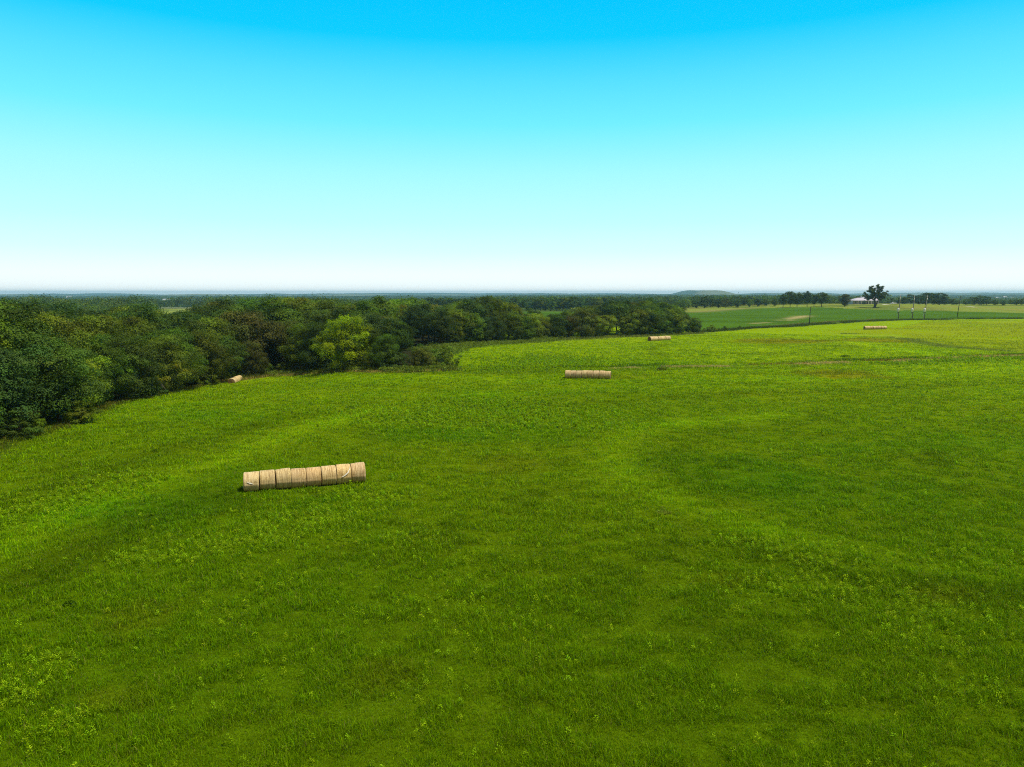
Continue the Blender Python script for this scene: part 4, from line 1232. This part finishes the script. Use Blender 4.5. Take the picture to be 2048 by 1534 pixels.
def house():
    x, y, z = at(1729, 640)
    root = empty('ranch_house', (x, y, z))
    tag(root, 'long white ranch house with pale hipped roof behind the lone tree', 'house')
    mb = MB(); mb.box(-10.5, 12.5, 0, 10, -0.5, 3.3); mb.box(1.5, 15.5, 5.01, 14, -0.5, 4.4); mb.build('wall', M_WALLW, root)
    mb = MB(); hip(mb, -10.5, 12.5, -2.2, 10, 3.3, 5.7, 6.5); rf = mb.build('roof', M_ROOF, root)
    mb = MB(); hip(mb, 1.5, 15.5, 5, 14, 4.41, 7.3, 5.0); mb.build('roof', M_ROOF, root)
    mb = MB(); mb.box(-0.5, 0.4, 6.5, 7.4, 5.0, 7.3); mb.build('chimney', M_WALLW, rf)
    for wx in (-8.3, -5.4, -0.6, 6.2, 9.6):
        mb = MB(); mb.box(wx - 0.65, wx + 0.65, -0.06, 0.02, 0.8, 2.4); fr = mb.build('window', M_TRIM, root)
        mb = MB(); mb.box(wx - 0.52, wx + 0.52, -0.075, -0.062, 0.92, 2.28); mb.build('pane', M_GLASS, fr)
    mb = MB(); mb.box(2.0, 3.1, -0.07, 0.02, -0.3, 2.2); mb.build('door', M_DOOR, root)
    for wx in (-6.9, -3.9, -2.6, 2.2, 5.0, 7.6):
        mb = MB(); mb.box(wx - 0.22, wx + 0.22, -2.4, -1.96, -0.5, 3.3); mb.build('porch_post', M_TRIM, root)
house()
far_tree(1727.5, 630, 3.6, 'dark green', 'dark rounded bush against the front of the white house', 'trees on the rise', 'shrub', 0, 0.7, 1.0, 'house_shrub')

def vehicle(px, Y, rz, label, L=5.6):
    x, y, z = at(px, Y)
    root = empty('parked_truck', (x, y, z), rz)
    tag(root, label, 'truck')
    mb = MB()
    prof = [(-L / 2, 0.5), (L / 2, 0.5), (L / 2, 1.0), (L / 2 - 0.15, 1.18), (L * 0.20, 1.25), (L * 0.08, 1.85), (-L * 0.12, 1.85), (-L * 0.15, 1.25), (-L / 2, 1.25)]
    n = len(prof)
    mb.add([(a, -0.95, b) for a, b in prof] + [(a, 0.95, b) for a, b in prof], [tuple(range(n)), tuple(range(2 * n - 1, n - 1, -1))] + [(k, k + n, (k + 1) % n + n, (k + 1) % n) for k in range(n)])
    mb.build('body', M_TRIM, root)
    mb = MB(); mb.box(-L * 0.11, L * 0.08, -0.965, -0.955, 1.3, 1.75); mb.build('side_window', M_GLASS, root)
    for wx in (-L * 0.31, L * 0.31):
        for wy in (-0.9, 0.9):
            mb = MB(); mb.tube([(wx, wy - 0.12, 0.38), (wx, wy + 0.12, 0.38)], [0.38, 0.38], 14); mb.build('wheel', M_DARK, root, True)
vehicle(1787, 628, 0.1, 'white truck parked between the lone tree and the nearest white-tanked pole')

def strip(name, pts, w, mat):
    V, F = [], []
    P = [np.array(p, float) for p in pts]
    for k, p in enumerate(P):
        t_ = P[min(k + 1, len(P) - 1)] - P[max(k - 1, 0)]; t_ /= np.linalg.norm(t_)
        nn = np.array([-t_[1], t_[0]])
        for s_ in np.linspace(-1, 1, 5):
            q = p + nn * w * 0.5 * s_
            V.append((q[0], q[1], float(terr(q[0], q[1])) + 0.06))
    for k in range(len(P) - 1):
        for s_ in range(4):
            F.append((k * 5 + s_, k * 5 + s_ + 1, (k + 1) * 5 + s_ + 1, (k + 1) * 5 + s_))
    o = build(name, np.array(V), F, mat); tag(o, kind='structure'); return o
M_GRAVEL = plain('pale_gravel', (0.66, 0.63, 0.56), 0.95, 0.1, 0.15, 2)
def dense(a, b, n=24): return [(a[0] + (b[0] - a[0]) * k / n, a[1] + (b[1] - a[1]) * k / n) for k in range(n + 1)]
strip('driveway', dense(at(1763, 630)[:2], at(1776, 606)[:2]), 4.5, M_GRAVEL)
strip('driveway', dense(at(1931, 575)[:2], at(1952, 556)[:2]), 4.0, M_GRAVEL)

M_BARN = plain('haze_dulled_white', (0.42, 0.44, 0.46), 0.7, 0.2)  # white greyed: dimming by haze put into the colour
def barn(px, Y, L, W, H, label, lift=0.0):
    x, y, z = at(px, Y)
    root = empty('farm_building', (x, y, z), rng.uniform(-0.3, 0.3))
    tag(root, label, 'farm building', 'far white farm buildings')
    mb = MB(); mb.box(-L / 2, L / 2, -W / 2, W / 2, -2, H); mb.build('wall', M_BARN, root)
    mb = MB()
    mb.add([(-L / 2 - 1, -W / 2 - 1, H + 0.02), (L / 2 + 1, -W / 2 - 1, H + 0.02), (L / 2 + 1, W / 2 + 1, H + 0.02), (-L / 2 - 1, W / 2 + 1, H + 0.02), (-L / 2 - 1, 0, H * 1.45), (L / 2 + 1, 0, H * 1.45)],
           [(0, 1, 5, 4), (2, 3, 4, 5), (1, 2, 5), (3, 0, 4), (3, 2, 1, 0)])
    mb.build('roof', M_BARN, root)
barn(334, 2300, 22, 14, 10, 'long white farm building on the far horizon above the pale left field')
barn(139, 3200, 22, 12, 11, 'small white building on the hazy slope above the near wood')
barn(1992, 2300, 12, 9, 9, 'lower of the white buildings on the hazy slope beyond the field')
barn(2009, 2400, 10, 8, 11, 'upper white building on the hazy slope beyond the field')
barn(2026, 2250, 9, 8, 8, 'smallest white building on the hazy slope, beyond the dark pole')

# prototypes no place called for
for kind, lst in PROTO.items():
    for v, (root, kids) in enumerate(lst):
        if (kind, v) not in used:
            for o in kids + [root]: bpy.data.objects.remove(o)

# ------------------------------------------------------------------ haze
bpy.context.view_layer.update()
def haze():
    mb = MB(); mb.box(-12200, 12200, -12200, 12200, -60, 44)
    m = bpy.data.materials.new('haze'); m.use_nodes = True
    t = m.node_tree; t.nodes.clear()
    v = t.nodes.new('ShaderNodeVolumePrincipled')
    v.inputs['Color'].default_value = (0.58, 0.83, 1.0, 1)
    v.inputs['Density'].default_value = 0.000115
    v.inputs['Anisotropy'].default_value = 0.6
    o_ = t.nodes.new('ShaderNodeOutputMaterial')
    t.links.new(v.outputs[0], o_.inputs['Volume'])
    o = mb.build('haze', m)
    tag(o, kind='stuff')
haze()
